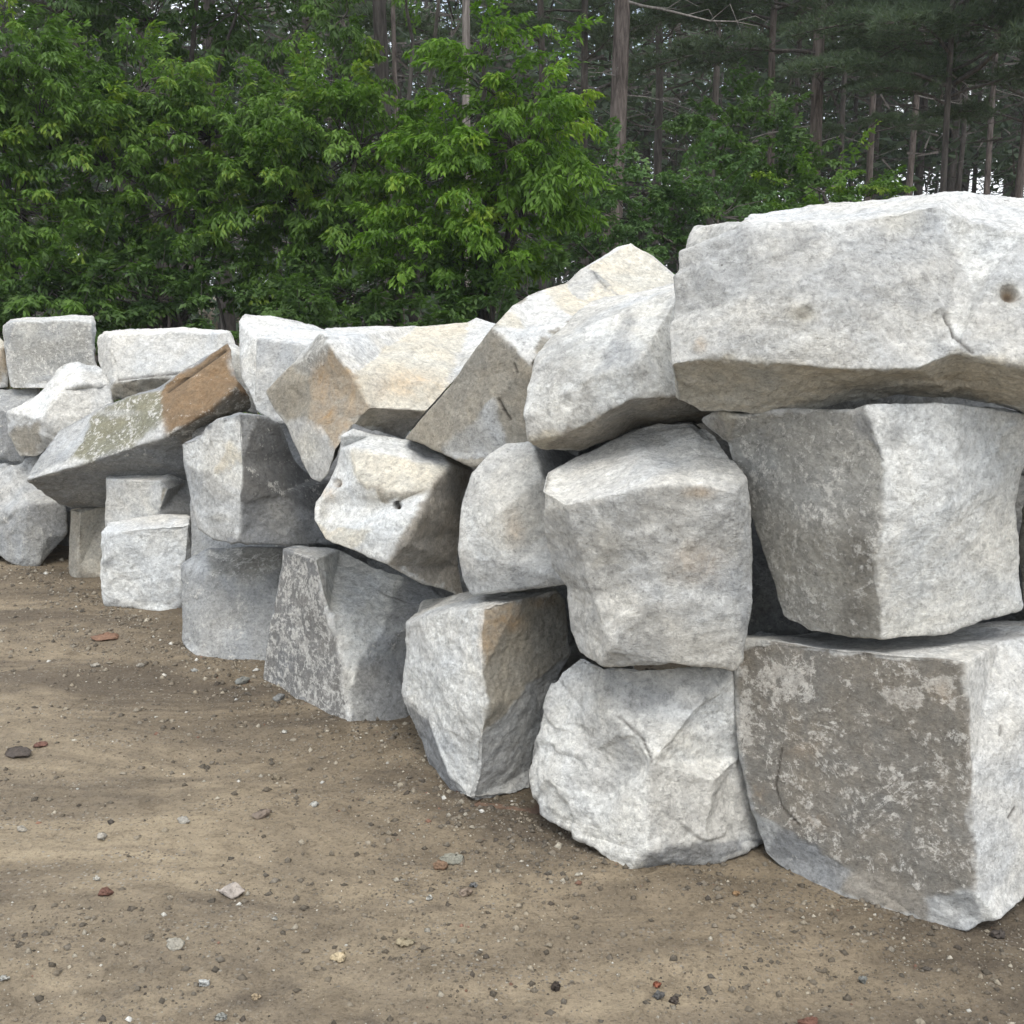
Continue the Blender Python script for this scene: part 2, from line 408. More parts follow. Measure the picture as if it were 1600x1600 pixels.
def block(label, V, F, thick=0.6, hid='pale', stains=(), dents=(), cracks=(), rel=1.0, name='stone_block', cat='stone block', shrink=0.92, group=BLOCK_GROUP, seed=[100]):
    seed[0] += 1; sd = seed[0]; rg = np.random.default_rng(sd)
    P, faces, looks = build_tri_solid(V, F, thick, shrink)
    Ym = sum(v[2] for v in V.values()) / len(V)
    L0 = 0.034 * Ym * 1.35; lev = 4
    Pn, T, K, keys = refine(P, faces, looks, L0, lev)
    cell = L0 / 2 ** lev
    size = float(np.linalg.norm(Pn.max(0) - Pn.min(0))); sc = min(1.0, 0.35 + size * 0.6)
    # rounded, knocked arrises: a light and a heavy rounding, mixed by noise
    it = int(min(40, max(3, (0.007 / cell) ** 2 * 5)))
    Pl = laplace(Pn, T, max(2, it // 4)); Ph = laplace(Pl, T, it * 4)
    m = np.clip(fbm(Pn * 8 + sd * 3.1, 3, sd) * 2.0 - 0.12, 0, 1)[:, None]
    Pn2 = Pl * (1 - m) + Ph * m
    edge = np.clip(np.linalg.norm(Ph - Pn, axis=1) / 0.012, 0, 1)
    nrm = vnormals(laplace(Pn2, T, 4), T)
    # looks to the points
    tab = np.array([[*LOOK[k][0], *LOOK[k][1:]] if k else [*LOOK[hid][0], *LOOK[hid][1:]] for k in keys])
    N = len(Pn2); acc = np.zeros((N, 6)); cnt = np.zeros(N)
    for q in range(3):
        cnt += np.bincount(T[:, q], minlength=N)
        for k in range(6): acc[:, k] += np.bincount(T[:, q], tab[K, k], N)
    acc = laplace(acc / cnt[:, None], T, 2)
    # the borders between fresh and weathered stone wander
    kd = KDTree(N)
    for q, p in enumerate(Pl.tolist()): kd.insert(p, q)
    kd.balance()
    Q = Pl + np.stack([0.018 * fbm(Pl * 9 + 31 * k, 2, sd + 40 + k) + 0.014 * fbm(Pl * 30 + 7 * k, 3, sd + 50 + k, .7) for k in range(3)], 1) * min(1.6, Ym / 3)
    fi = kd.find
    acc = laplace(acc[[fi(p)[1] for p in Q.tolist()]], T, 1)
    relief = acc[:, 5] * rel * sc
    # conchoidal scallops: the lowest of many shallow bowls
    ns = int(max(14, min(60, (size / 0.16) ** 2)))
    S = Pn2[rg.integers(0, N, ns)]; g = rg.normal(0, 0.10, (ns, 3)); hh = rg.uniform(-0.006, 0.012, ns)
    d = np.full(N, 1e9)
    for q in range(ns):
        D = Pn2 - S[q]; d = np.minimum(d, hh[q] + D @ g[q] + 0.55 * (D * D).sum(1))
    d -= np.median(d)
    disp = 0.75 * np.clip(d, -0.035, 0.022)
    disp += 0.006 * fbm(Pn2 * 4.5 + sd, 3, sd + 5)
    ax = rg.normal(0, 1, 3); ax /= np.linalg.norm(ax)      # ledges where the stone split in layers
    q = (Pn2 @ ax) * 7 + 1.6 * fbm(Pn2 * 3.2 + sd * .7, 3, sd + 21); st = q - np.floor(q)
    led = np.where(st < .12, st / .12, 1 - (st - .12) / .88)
    disp += 0.013 * (led - .5) * np.clip(fbm(Pn2 * 2.3 + 5, 2, sd + 25) * 3 + .35, 0, 1)
    rd = 1 - np.abs(fbm(Pn2 * 11 + sd * 2.0, 4, sd + 9)); disp += 0.010 * (rd - 0.7)
    disp += 0.0065 * fbm(Pn2 * 32, 4, sd + 13, 0.7)
    Pn2 = Pn2 + nrm * (disp * relief)[:, None]
    x, y = to_px(Pn2); toc = np.array([0, 0, CAM_Z]) - Pn2; face = (nrm * toc).sum(1) > 0
    jit = 1 + 0.35 * fbm(Pn2 * 14, 3, sd + 3)
    dark = np.zeros(N)
    for (sx, sy, r_, dep) in dents:
        q = np.hypot(x - sx, y - sy) / r_ * jit
        w = np.clip(1 - q * q, 0, 1) * face; Pn2 = Pn2 - nrm * (dep * np.sqrt(w))[:, None] if dep > 0 else Pn2 - nrm * (dep * w)[:, None]
    for (sx, sy, rx, ry, kind, amt) in stains:
        q = np.hypot((x - sx) / rx, (y - sy) / ry) * jit
        w = np.clip(1.25 - q * 1.1, 0, 1) * face * amt
        if kind == 'rust': acc[:, 4] = np.maximum(acc[:, 4], w)
        elif kind == 'dark': dark = np.maximum(dark, w)
        elif kind == 'mottle': acc[:, 3] = np.maximum(acc[:, 3], w)
        else: acc[:, :3] = acc[:, :3] * (1 - w[:, None]) + np.array(LOOK[kind][0]) * w[:, None]
    for pts, wid, dep in cracks:
        for (x1, y1), (x2, y2) in zip(pts[:-1], pts[1:]):
            t = np.clip(((x - x1) * (x2 - x1) + (y - y1) * (y2 - y1)) / ((x2 - x1) ** 2 + (y2 - y1) ** 2), 0, 1)
            q = np.hypot(x - x1 - t * (x2 - x1), y - y1 - t * (y2 - y1)) / wid
            w = np.clip(1 - q, 0, 1) * face; Pn2 = Pn2 - nrm * (dep * w)[:, None]; dark = np.maximum(dark, w * 0.8)
    Pn2[:, 2] = np.maximum(Pn2[:, 2], -0.05)
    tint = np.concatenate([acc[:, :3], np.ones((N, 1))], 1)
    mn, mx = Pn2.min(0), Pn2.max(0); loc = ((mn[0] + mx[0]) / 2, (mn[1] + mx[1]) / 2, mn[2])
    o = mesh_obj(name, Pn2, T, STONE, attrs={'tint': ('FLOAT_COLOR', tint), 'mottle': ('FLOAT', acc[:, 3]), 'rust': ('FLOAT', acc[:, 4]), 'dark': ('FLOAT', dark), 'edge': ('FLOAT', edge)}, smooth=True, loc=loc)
    return tag(o, label, cat, group)

def V(s):
    d = {}
    for it in s.split(';'):
        it = it.strip()
        if it:
            k, a, b, c = it.split(); d[k] = (float(a), float(b), float(c))
    return d

# --- right end of the pile
block('huge pale slab with a brown lower band, lying on top at the right end',
  V('''a0 1043 572 2.780; a1 1110 560 2.740; a2 1200 566 2.710; a3 1320 577 2.680; a4 1430 576 2.660; a5 1490 552 2.660; a6 1600 570 2.620; a7 1840 600 2.560;
  b0 1052 628 2.900; b1 1095 644 2.940; b2 1200 641 2.900; b3 1400 630 2.880; b4 1500 634 2.860; b5 1600 644 2.820; b6 1840 680 2.740;
  t0 1064 396 2.880; t1 1165 362 2.860; t2 1290 356 2.820; t3 1400 332 2.830; t4 1465 318 2.860; t5 1512 345 2.840; t6 1600 362 2.800; t7 1840 385 2.700;
  m0 1500 410 2.820; m1 1475 492 2.720; m2 1048 500 2.840; m3 1230 460 2.740; m4 1150 470 2.780; m5 1520 470 2.755;
  k0 1080 392 3.050; k1 1086 354 3.120; k2 1153 345 3.180; k3 1172 332 3.280; k4 1290 316 3.350; k5 1400 305 3.380; k6 1500 295 3.350; k7 1600 300 3.300; k8 1840 330 3.100'''),
  [('a0 a1 b1 b0', 'band'), ('a1 a2 b2 b1', 'band'), ('a2 a3 b3 b2', 'band'), ('a3 a4 b4 b3', 'band'), ('a4 a5 b4', 'band'), ('a5 a6 b5 b4', 'band'), ('a6 a7 b6 b5', 'band'),
   ('t0 t1 m4 m2', 'grey'), ('m2 m4 a1 a0', 'pale'), ('t1 t2 m3 m4', 'grey'), ('m4 m3 a2 a1', 'pale'), ('t2 t3 m3', 'pale'), ('m3 a3 a2', 'pale'), ('t3 m1 m3', 'grey'), ('t3 t4 m0 m1', 'grey'), ('m3 m1 a4 a3', 'pale'), ('m1 a5 a4', 'pale'),
   ('t4 t5 m0', 'white'), ('m0 m5 m1', 'pale'), ('t5 t6 m5 m0', 'white'), ('m1 m5 a5', 'white'), ('m5 t6 a6 a5', 'pale'), ('t6 t7 a7 a6', 'pale'),
   ('t0 k0 k1 k2 t1', 'pale'), ('k2 k3 k4 t2 t1', 'top'), ('k4 k5 t3 t2', 'top'), ('k5 k6 t4 t3', 'top'), ('k6 k7 t5 t4', 'top'), ('k7 k8 t7 t6 t5', 'top')],
  thick=0.75, rel=0.9,
  stains=[(1255, 492, 34, 20, 'band', .9), (1255, 492, 18, 12, 'tan', .9), (1577, 458, 26, 24, 'band', 1), (1577, 458, 15, 15, 'brown', 1), (1577, 460, 10, 9, 'dark', .75), (1095, 540, 12, 14, 'rust', .7), (1400, 350, 40, 30, 'cream', .6), (1260, 530, 60, 26, 'white', .8)],
  dents=[(1577, 458, 14, .022), (1258, 490, 14, .008), (1470, 500, 16, .012)], cracks=[([(1478, 490), (1490, 525), (1520, 552)], 4, .006)])

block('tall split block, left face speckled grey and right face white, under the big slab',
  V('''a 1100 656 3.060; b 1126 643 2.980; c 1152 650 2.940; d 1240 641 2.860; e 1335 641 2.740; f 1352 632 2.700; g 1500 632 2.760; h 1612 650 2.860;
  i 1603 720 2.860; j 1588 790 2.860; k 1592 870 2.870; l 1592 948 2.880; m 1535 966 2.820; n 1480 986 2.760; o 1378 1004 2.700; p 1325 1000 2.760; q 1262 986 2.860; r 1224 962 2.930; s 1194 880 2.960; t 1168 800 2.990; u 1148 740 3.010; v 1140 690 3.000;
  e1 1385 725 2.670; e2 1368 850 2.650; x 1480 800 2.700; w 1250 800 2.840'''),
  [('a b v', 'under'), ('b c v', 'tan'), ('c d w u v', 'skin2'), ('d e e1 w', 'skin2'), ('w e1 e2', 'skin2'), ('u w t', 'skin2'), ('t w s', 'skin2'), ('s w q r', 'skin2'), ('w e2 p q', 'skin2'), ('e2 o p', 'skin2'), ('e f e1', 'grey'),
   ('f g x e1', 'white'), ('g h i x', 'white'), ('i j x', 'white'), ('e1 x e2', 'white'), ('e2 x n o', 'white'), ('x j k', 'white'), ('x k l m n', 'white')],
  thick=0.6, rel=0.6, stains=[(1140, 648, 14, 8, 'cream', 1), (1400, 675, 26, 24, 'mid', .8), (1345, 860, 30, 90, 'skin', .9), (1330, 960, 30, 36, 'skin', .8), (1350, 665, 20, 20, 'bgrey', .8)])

block('dark brown weathered block with a clean white right side, at the bottom right corner',
  V('''a 1150 1000 2.98; a1 1330 1018 2.76; b 1508 1036 2.58; c 1516 1210 2.55; d 1522 1392 2.51; e 1150 1090 2.96; f 1158 1190 2.93; g 1172 1260 2.90; h 1195 1335 2.88; i 1240 1368 2.80; j 1300 1402 2.70; k 1380 1425 2.62; l 1450 1446 2.55; m 1510 1457 2.51; n 1535 1443 2.51;
  o 1330 1360 2.70; p 1215 1290 2.84; q 1450 1395 2.56; n2 1560 1440 2.50; r 1600 1402 2.62; s 1760 1300 2.95; t 1760 975 3.0; u 1600 985 3.02; u2 1560 1005 2.80; v 1600 972 3.24; w 1500 975 3.3; x 1240 988 3.3; y 1180 988 3.24; z 1760 955 3.3'''),
  [('a a1 b c o p g f e', 'skin'), ('c d q o', 'skin'), ('g p h', 'grey'), ('p o j i h', 'bgrey'), ('o q l k j', 'under'), ('q d n m l', 'grey'),
   ('b u2 c', 'top'), ('u2 u t s r c', 'top'), ('c r n2 d', 'top'), ('d n2 n', 'white'),
   ('a y x a1', 'top'), ('x w u2 b a1', 'top'), ('w v u u2', 'top'), ('v z t u', 'top')],
  thick=0.5, rel=0.55, hid='grey', stains=[(1260, 1170, 60, 30, 'rust', .35), (1190, 1240, 24, 24, 'rust', .5), (1280, 1290, 60, 30, 'rust', .4), (1470, 1070, 50, 30, 'mottle', 1), (1230, 1060, 90, 60, 'mottle', .9), (1420, 1090, 90, 24, 'mottle', .95), (1400, 1200, 90, 90, 'mottle', .6), (1165, 1100, 22, 110, 'mottle', .9), (1470, 1080, 30, 30, 'rust', .4)],
  cracks=[([(1565, 1135), (1563, 1148)], 4, .006), ([(1587, 1262), (1577, 1278)], 4, .006), ([(1222, 1170), (1212, 1230), (1222, 1262), (1250, 1290)], 3, .004)])

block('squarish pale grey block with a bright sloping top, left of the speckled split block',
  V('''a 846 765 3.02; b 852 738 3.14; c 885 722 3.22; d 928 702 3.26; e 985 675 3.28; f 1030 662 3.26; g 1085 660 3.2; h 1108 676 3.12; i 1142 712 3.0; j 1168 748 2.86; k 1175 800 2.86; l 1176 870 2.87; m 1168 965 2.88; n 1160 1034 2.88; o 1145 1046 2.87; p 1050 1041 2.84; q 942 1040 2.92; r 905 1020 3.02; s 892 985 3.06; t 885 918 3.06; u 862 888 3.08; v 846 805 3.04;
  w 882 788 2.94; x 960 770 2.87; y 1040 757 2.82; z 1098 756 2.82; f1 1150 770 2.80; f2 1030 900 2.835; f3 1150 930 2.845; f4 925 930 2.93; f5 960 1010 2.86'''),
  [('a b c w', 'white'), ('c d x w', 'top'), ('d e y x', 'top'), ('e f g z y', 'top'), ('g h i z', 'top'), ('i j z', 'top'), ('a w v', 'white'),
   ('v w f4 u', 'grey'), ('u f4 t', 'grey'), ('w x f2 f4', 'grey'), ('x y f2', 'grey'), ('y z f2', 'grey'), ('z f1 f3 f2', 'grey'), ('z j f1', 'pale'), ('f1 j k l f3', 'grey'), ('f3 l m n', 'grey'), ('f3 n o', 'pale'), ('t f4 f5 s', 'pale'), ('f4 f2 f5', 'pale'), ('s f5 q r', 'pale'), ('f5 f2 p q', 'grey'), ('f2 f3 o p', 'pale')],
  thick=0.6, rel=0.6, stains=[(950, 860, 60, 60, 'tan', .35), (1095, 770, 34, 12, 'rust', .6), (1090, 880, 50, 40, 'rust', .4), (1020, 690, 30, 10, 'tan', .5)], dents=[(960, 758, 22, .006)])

block('scooped white boulder with chipped hollows, bottom tier beside the brown weathered block',
  V('''a 905 1022 3.10; b 942 1040 3.02; c 1050 1044 2.96; d 1150 1050 2.98; e 1158 1180 2.98; f 1192 1312 2.96; g 1165 1326 2.90; h 1120 1342 2.86; i 1080 1346 2.85; j 1000 1356 2.82; k 980 1360 2.81; l 940 1330 2.86; m 900 1300 2.94; n 846 1272 3.04; o 830 1225 3.10; p 832 1195 3.10; q 850 1130 3.12; r 858 1070 3.14;
  s 945 1105 2.96; t 1018 1190 2.84; u 888 1230 2.96; v 1010 1330 2.79; w 1100 1318 2.82; x 905 1130 3.02; y 1085 1110 2.90; z 960 1240 2.90; aa 1120 1220 2.86; ab 940 1290 2.88'''),
  [('r a x q', 'pale'), ('a b s x', 'pale'), ('b c y s', 'grey'), ('c d y', 'grey'), ('q x u p', 'white'), ('p u o', 'white'), ('x s z u', 'pale'), ('s t z', 'grey'), ('s y t', 'white'), ('y d e aa t', 'white'), ('o u n', 'white'), ('n u ab m', 'white'), ('u z ab', 'white'), ('z t v ab', 'white'), ('t aa w v', 'pale'), ('aa e f w', 'pale'), ('ab v k l m', 'white'), ('v j k', 'pale'), ('v w i j', 'bgrey'), ('w f g h i', 'bgrey')],
  thick=0.55, rel=0.95, stains=[(1010, 1110, 70, 50, 'bgrey', .6), (940, 1080, 30, 50, 'tan', .4), (880, 1120, 24, 40, 'white', .8)], dents=[(975, 1190, 40, .022), (900, 1150, 20, .012), (1100, 1120, 30, .008)],
  cracks=[([(968, 1120), (1005, 1155), (1018, 1190)], 4, .006)])

block('upright wedge block split into a white left and a brownish right face, bottom tier',
  V('''a 637 976 3.60; b 655 966 3.56; c 755 948 3.24; d 822 934 3.36; e 870 923 3.48; f 884 938 3.52; g 890 1020 3.50; h 870 1060 3.48; i 850 1115 3.44; j 831 1200 3.38; k 828 1232 3.34; l 780 1246 3.26; m 735 1257 3.20; n 722 1248 3.26; o 692 1244 3.40; p 678 1225 3.46; q 655 1150 3.54; r 633 1100 3.60; s 628 1082 3.62; t 635 1010 3.62;
  u 752 1050 3.20; v 762 1100 3.16; w 752 1150 3.16; x 748 1210 3.18; y 668 1130 3.42; z 700 1215 3.30; aa 690 1050 3.38; ab 810 1090 3.30; tb 665 944 3.95; tc 760 925 3.7; td 862 905 3.85'''),
  [('a b aa t', 'pale'), ('b c u aa', 'white'), ('t aa y s', 'white'), ('s y r', 'pale'), ('aa u v w y', 'white'), ('y w x z', 'white'), ('r y z q', 'bgrey'), ('q z o p', 'bgrey'), ('z n o', 'bgrey'), ('z x m n', 'white'),
   ('c d u', 'rusty'), ('d e f g ab u', 'tan'), ('u ab v', 'tan'), ('v ab w', 'tan'), ('ab g h i j', 'grey'), ('ab j x w', 'grey'), ('x j k l m', 'grey'),
   ('a tb tc c b', 'pale'), ('c tc td e d', 'pale')],
  thick=0.4, rel=0.9, stains=[(790, 970, 40, 24, 'rust', 1.0), (760, 1000, 14, 40, 'rust', .8), (850, 940, 30, 14, 'rust', .8)])

block('narrow round shouldered white block wedged between the pitted block and the squarish block',
  V('''a 738 742 3.42; b 762 715 3.46; c 792 695 3.50; d 832 690 3.46; e 876 700 3.56; f 905 714 3.62; g 720 795 3.40; h 717 860 3.38; i 725 902 3.38; j 738 928 3.38; k 800 922 3.30; l 895 908 3.24; m 900 800 3.36; n 846 748 3.34; o 780 800 3.28; p 795 880 3.27; q 838 712 3.40'''),
  [('a b o g', 'pale'), ('b c q n o', 'pale'), ('c d q', 'pale'), ('d e q', 'bgrey'), ('e f m n q', 'bgrey'), ('g o p h', 'white'), ('h p i', 'pale'), ('i p k j', 'pale'), ('o n m l p', 'pale'), ('p l k', 'grey')],
  thick=0.45, rel=0.5, stains=[(805, 830, 20, 30, 'rust', .35)])

block('white block with a round black hole and a curved lip, right side dark brown',
  V('''a 535 682 3.880; b 552 672 3.900; c 585 680 3.920; d 640 688 3.940; e 690 706 3.960; f 725 720 3.960; g 740 736 3.920; h 723 775 3.880; i 718 830 3.860; j 718 885 3.860; k 726 937 3.860; l 700 926 3.780; m 655 908 3.680; n 604 884 3.580; o 550 860 3.660; p 508 842 3.760; q 490 812 3.840; r 492 786 3.880; s 510 756 3.900; t 525 726 3.900; u 530 702 3.900;
  v 703 728 3.760; w 672 763 3.660; x 657 805 3.580; y 637 848 3.560; z 562 750 3.740; aa 608 778 3.655; ab 550 700 3.820; ac 640 725 3.760; ad 580 830 3.620; ae 605 795 3.660'''),
  [('a b c ab u', 'white'), ('c d ac ab', 'white'), ('d e v ac', 'pale'), ('ab ac aa z', 'cream'), ('ac v w aa', 'cream'), ('u ab z t', 'white'), ('t z s', 'white'), ('s z r', 'white'), ('z aa ae', 'tan'), ('aa w ae', 'tan'), ('z ae ad q r', 'white'), ('ae w x ad', 'white'), ('ad x y n', 'white'), ('q ad o p', 'cream'), ('ad n o', 'white'),
   ('e f g v', 'tan'), ('v g h w', 'under'), ('w h i x', 'under'), ('x i j y', 'under'), ('y j k l m n', 'under')],
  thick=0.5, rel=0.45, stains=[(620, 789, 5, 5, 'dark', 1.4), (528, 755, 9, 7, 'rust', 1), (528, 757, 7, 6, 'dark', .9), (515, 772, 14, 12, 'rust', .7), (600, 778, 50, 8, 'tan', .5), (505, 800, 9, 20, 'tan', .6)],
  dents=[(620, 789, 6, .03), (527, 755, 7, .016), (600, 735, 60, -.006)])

block('thick leaning wedge, its broad side smooth brown grey and its top cream white',
  V('''a 768 514 3.620; b 800 478 3.720; c 826 462 3.850; d 850 453 3.950; e 895 440 4.100; f 960 462 4.000; g 900 505 3.600; h 860 535 3.550; i 831 568 3.500; j 845 620 3.500; k 840 690 3.520; l 800 705 3.560; m 742 730 3.620; n 690 708 3.720; o 632 686 3.860; p 700 605 3.740; q 815 515 3.620; r 775 620 3.580'''),
  [('a b q', 'cream'), ('b c d g q', 'top'), ('d e f g', 'cream'), ('a q h i', 'top'), ('q g h', 'top'), ('a i r p', 'tan'), ('i j r', 'tan'), ('p r o', 'tan'), ('r n o', 'tan'), ('r j k l', 'tan'), ('r l m n', 'grey')],
  thick=0.45, rel=0.35, hid='tan', cracks=[([(780, 625), (788, 642), (797, 655)], 4, .008), ([(803, 568), (808, 582)], 3, .006)], stains=[(712, 640, 40, 90, 'tan', .6)])

block('peaked block with bright cream faces, highest one showing behind the middle of the pile',
  V('''a 878 447 4.050; b 916 415 4.200; c 965 382 4.300; d 986 378 4.300; e 1022 402 4.250; f 1072 445 4.150; g 965 468 3.900; h 922 417 4.100; i 1040 480 3.850; j 900 480 3.850; k 935 440 4.030'''),
  [('a b h k j', 'pale'), ('k g j', 'cream'), ('h g k', 'bgrey'), ('b c d h', 'top'), ('h d e f g', 'cream'), ('g f i', 'cream'), ('j g i', 'cream')],
  thick=0.5, rel=0.5)

block('rounded pale block with a dark underside, tucked beneath the left end of the big slab',
  V('''a 838 562 3.22; b 862 530 3.34; c 892 500 3.46; d 922 478 3.56; e 962 466 3.60; f 1060 434 3.62; g 1100 440 3.5; h 1110 610 3.1; i 1120 655 3.3; j 1000 664 3.36; k 958 688 3.30; l 905 707 3.28; m 852 702 3.26; n 826 688 3.18; o 820 650 3.18; p 826 600 3.20;
  q 875 535 3.24; r 985 486 3.26; s 1062 458 3.26; t 1045 622 3.02; u 985 626 3.03; v 935 656 3.06; w 880 680 3.12; x 920 590 3.06; y 1000 560 3.02'''),
  [('a b q', 'pale'), ('b c d r q', 'pale'), ('d e f s r', 'top'), ('f g h s', 'pale'), ('a q x p', 'pale'), ('q r x', 'white'), ('r y x', 'grey'), ('r s y', 'white'), ('s h t y', 'white'), ('p x w o', 'white'), ('o w n', 'pale'), ('x v w', 'pale'), ('x y u v', 'white'), ('y t u', 'white'),
   ('n w m', 'band'), ('w v l m', 'under'), ('v u j k l', 'under'), ('u t h i j', 'under')],
  thick=0.5, rel=0.8, stains=[(900, 560, 60, 40, 'tan', .4), (870, 600, 24, 30, 'mottle', .3), (1000, 590, 30, 40, 'grey', .5)])

block('large cream topped block turned on edge, its left end stained orange with rust',
  V('''a 414 612 4.25; b 455 572 4.2; c 500 523 4.15; d 513 536 4.0; e 551 588 3.94; f 577 638 3.88; g 552 666 3.9; h 524 704 3.92; i 514 740 3.95; j 500 753 4.0; k 486 748 4.05; l 466 714 4.1; m 445 662 4.18; n 428 640 4.22;
  o 510 516 4.3; p 562 512 4.6; q 650 508 4.65; r 734 504 4.7; s 745 497 4.72; t 776 506 4.7; u 770 520 4.5; v 705 600 4.1; w 668 642 3.95; x 632 688 4.05; y 600 680 4.05; z 492 590 4.08; za 480 650 4.05'''),
  [('a b z m n', 'tan'), ('b c d z', 'skin2'), ('d e z', 'rusty'), ('z e f g za', 'rusty'), ('z za m', 'tan'), ('m za l', 'pale'), ('za g h', 'rusty'), ('za h i j k l', 'pale'),
   ('c o d', 'white'), ('o p q e d', 'top'), ('q r v f e', 'cream'), ('r s t u v', 'top'), ('v w f', 'cream'), ('f w x y', 'under'), ('f y g', 'tan')],
  thick=0.5, rel=0.4, stains=[(505, 600, 22, 50, 'rust', 1), (515, 650, 30, 30, 'rust', 1), (640, 600, 70, 35, 'rust', .55), (590, 600, 20, 30, 'grey', .4), (480, 700, 20, 30, 'cream', .5)])

# --- left half
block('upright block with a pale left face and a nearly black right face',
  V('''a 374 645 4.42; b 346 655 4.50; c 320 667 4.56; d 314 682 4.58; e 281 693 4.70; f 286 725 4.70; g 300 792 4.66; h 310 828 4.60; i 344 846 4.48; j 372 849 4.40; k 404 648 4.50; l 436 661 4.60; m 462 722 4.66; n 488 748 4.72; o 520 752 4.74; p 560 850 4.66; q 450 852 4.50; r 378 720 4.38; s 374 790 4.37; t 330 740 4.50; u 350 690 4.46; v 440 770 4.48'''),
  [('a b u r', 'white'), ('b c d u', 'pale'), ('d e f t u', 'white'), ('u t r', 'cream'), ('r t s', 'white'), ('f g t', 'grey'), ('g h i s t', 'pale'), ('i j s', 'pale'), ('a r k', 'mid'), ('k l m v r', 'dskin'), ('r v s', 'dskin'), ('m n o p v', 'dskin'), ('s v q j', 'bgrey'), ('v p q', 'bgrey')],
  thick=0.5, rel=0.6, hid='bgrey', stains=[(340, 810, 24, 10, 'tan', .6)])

block('grey wedge block with a sharp white edge down its front, on the dirt',
  V('''a 441 857 4.30; b 412 1064 4.33; c 425 960 4.31; d 494 874 4.08; e 514 962 4.0; f 530 1003 3.96; g 538 1084 3.90; h 547 1139 3.85; i 510 1118 3.96; j 460 1092 4.14; k 460 853 4.4; l 530 861 4.5; m 632 902 4.35; n 600 960 4.1; o 575 1030 3.98; p 555 1050 3.94; q 709 940 4.20; r 712 980 4.15; s 650 1120 4.0; t 636 1128 3.96; u 590 1134 3.90; v 655 965 4.12; w 620 1030 4.04'''),
  [('a d e c', 'scuff'), ('c e f g h i j b', 'scuff'), ('a k d', 'mid'), ('k l d', 'pale'), ('d l m n e', 'white'), ('e n o f', 'white'), ('f o p g', 'white'), ('m q v n', 'bgrey'), ('n v w o', 'mid'), ('q r w v', 'bgrey'), ('o w t u p', 'bgrey'), ('p u h g', 'mid'), ('w r s t', 'bgrey')],
  thick=0.45, rel=0.8, hid='bgrey', stains=[(480, 862, 40, 14, 'mottle', .9), (450, 930, 26, 60, 'mottle', .7), (503, 915, 6, 30, 'top', 1), (515, 965, 6, 30, 'top', 1), (530, 1010, 6, 26, 'top', 1), (538, 1060, 6, 30, 'top', 1), (545, 1110, 6, 26, 'top', .9), (570, 900, 50, 40, 'white', .8), (560, 980, 24, 40, 'white', .8)])

block('flat faced mid grey block touching the left of the sharp edged wedge, on the dirt',
  V('''a 323 857 4.9; b 282 882 4.84; c 285 1003 4.72; d 303 1031 4.60; e 350 1036 4.58; f 470 1042 4.56; g 500 853 4.85; h 440 856 4.84; i 330 900 4.74; j 420 900 4.70; k 315 1010 4.62'''),
  [('a b i', 'grey'), ('a i j h', 'skin2'), ('h j g', 'skin2'), ('b c k i', 'mid'), ('i k j', 'mid'), ('j k e f', 'mid'), ('j f g', 'mid'), ('c d k', 'grey'), ('k d e', 'grey')],
  thick=0.4, rel=0.6, hid='bgrey', stains=[(380, 880, 60, 24, 'skin', .7), (350, 990, 70, 30, 'grey', .7)])

block('small bright white cube like block standing on the dirt, left of the flat grey block',
  V('''a 157 832 5.45; b 168 817 5.55; c 230 810 5.62; d 299 802 5.65; e 309 828 5.6; f 313 856 5.6; g 318 940 5.5; h 283 953 5.36; i 257 957 5.33; j 208 948 5.36; k 162 948 5.40; l 158 890 5.42; m 296 818 5.40; n 230 826 5.40; o 175 834 5.40; p 170 930 5.38'''),
  [('a b o', 'white'), ('b c n o', 'top'), ('c d m n', 'top'), ('d e f m', 'grey'), ('f g h m', 'grey'), ('a o p l', 'white'), ('o n m h i j p', 'white'), ('l p k', 'white'), ('p j k', 'pale')],
  thick=0.4, rel=1.1, stains=[(168, 880, 12, 10, 'bgrey', .8), (240, 935, 34, 10, 'bgrey', .6)])

block('low block with a white top and dark right corner, on the small white block',
  V('''a 163 747 5.75; b 182 736 6.0; c 235 731 6.05; d 284 729 6.05; e 294 752 5.95; f 304 798 5.85; g 306 830 5.8; h 250 834 5.66; i 165 834 5.72; j 165 780 5.74; k 250 752 5.66; l 205 750 5.70; m 262 765 5.66; n 250 800 5.64'''),
  [('a b c l', 'top'), ('c d k l', 'top'), ('d e k', 'white'), ('a l k n i j', 'pale'), ('k m n', 'tan'), ('k e m', 'mid'), ('m e f n', 'bgrey'), ('n f g h', 'bgrey'), ('n h i', 'pale')],
  thick=0.4, rel=0.6)

block('small tan block in shade under the mossy slanted slab',
  V('''a 106 795 6.1; b 130 790 6.15; c 175 786 6.2; d 175 903 6.0; e 117 906 5.98; f 111 895 6.02; g 107 850 6.06; h 125 800 6.02; i 122 890 5.98'''),
  [('a b h', 'tan'), ('b c d i h', 'band'), ('a h i g', 'tan'), ('g i f', 'tan'), ('f i e', 'tan'), ('i d e', 'tan')], thick=0.4, rel=0.7, hid='tan')

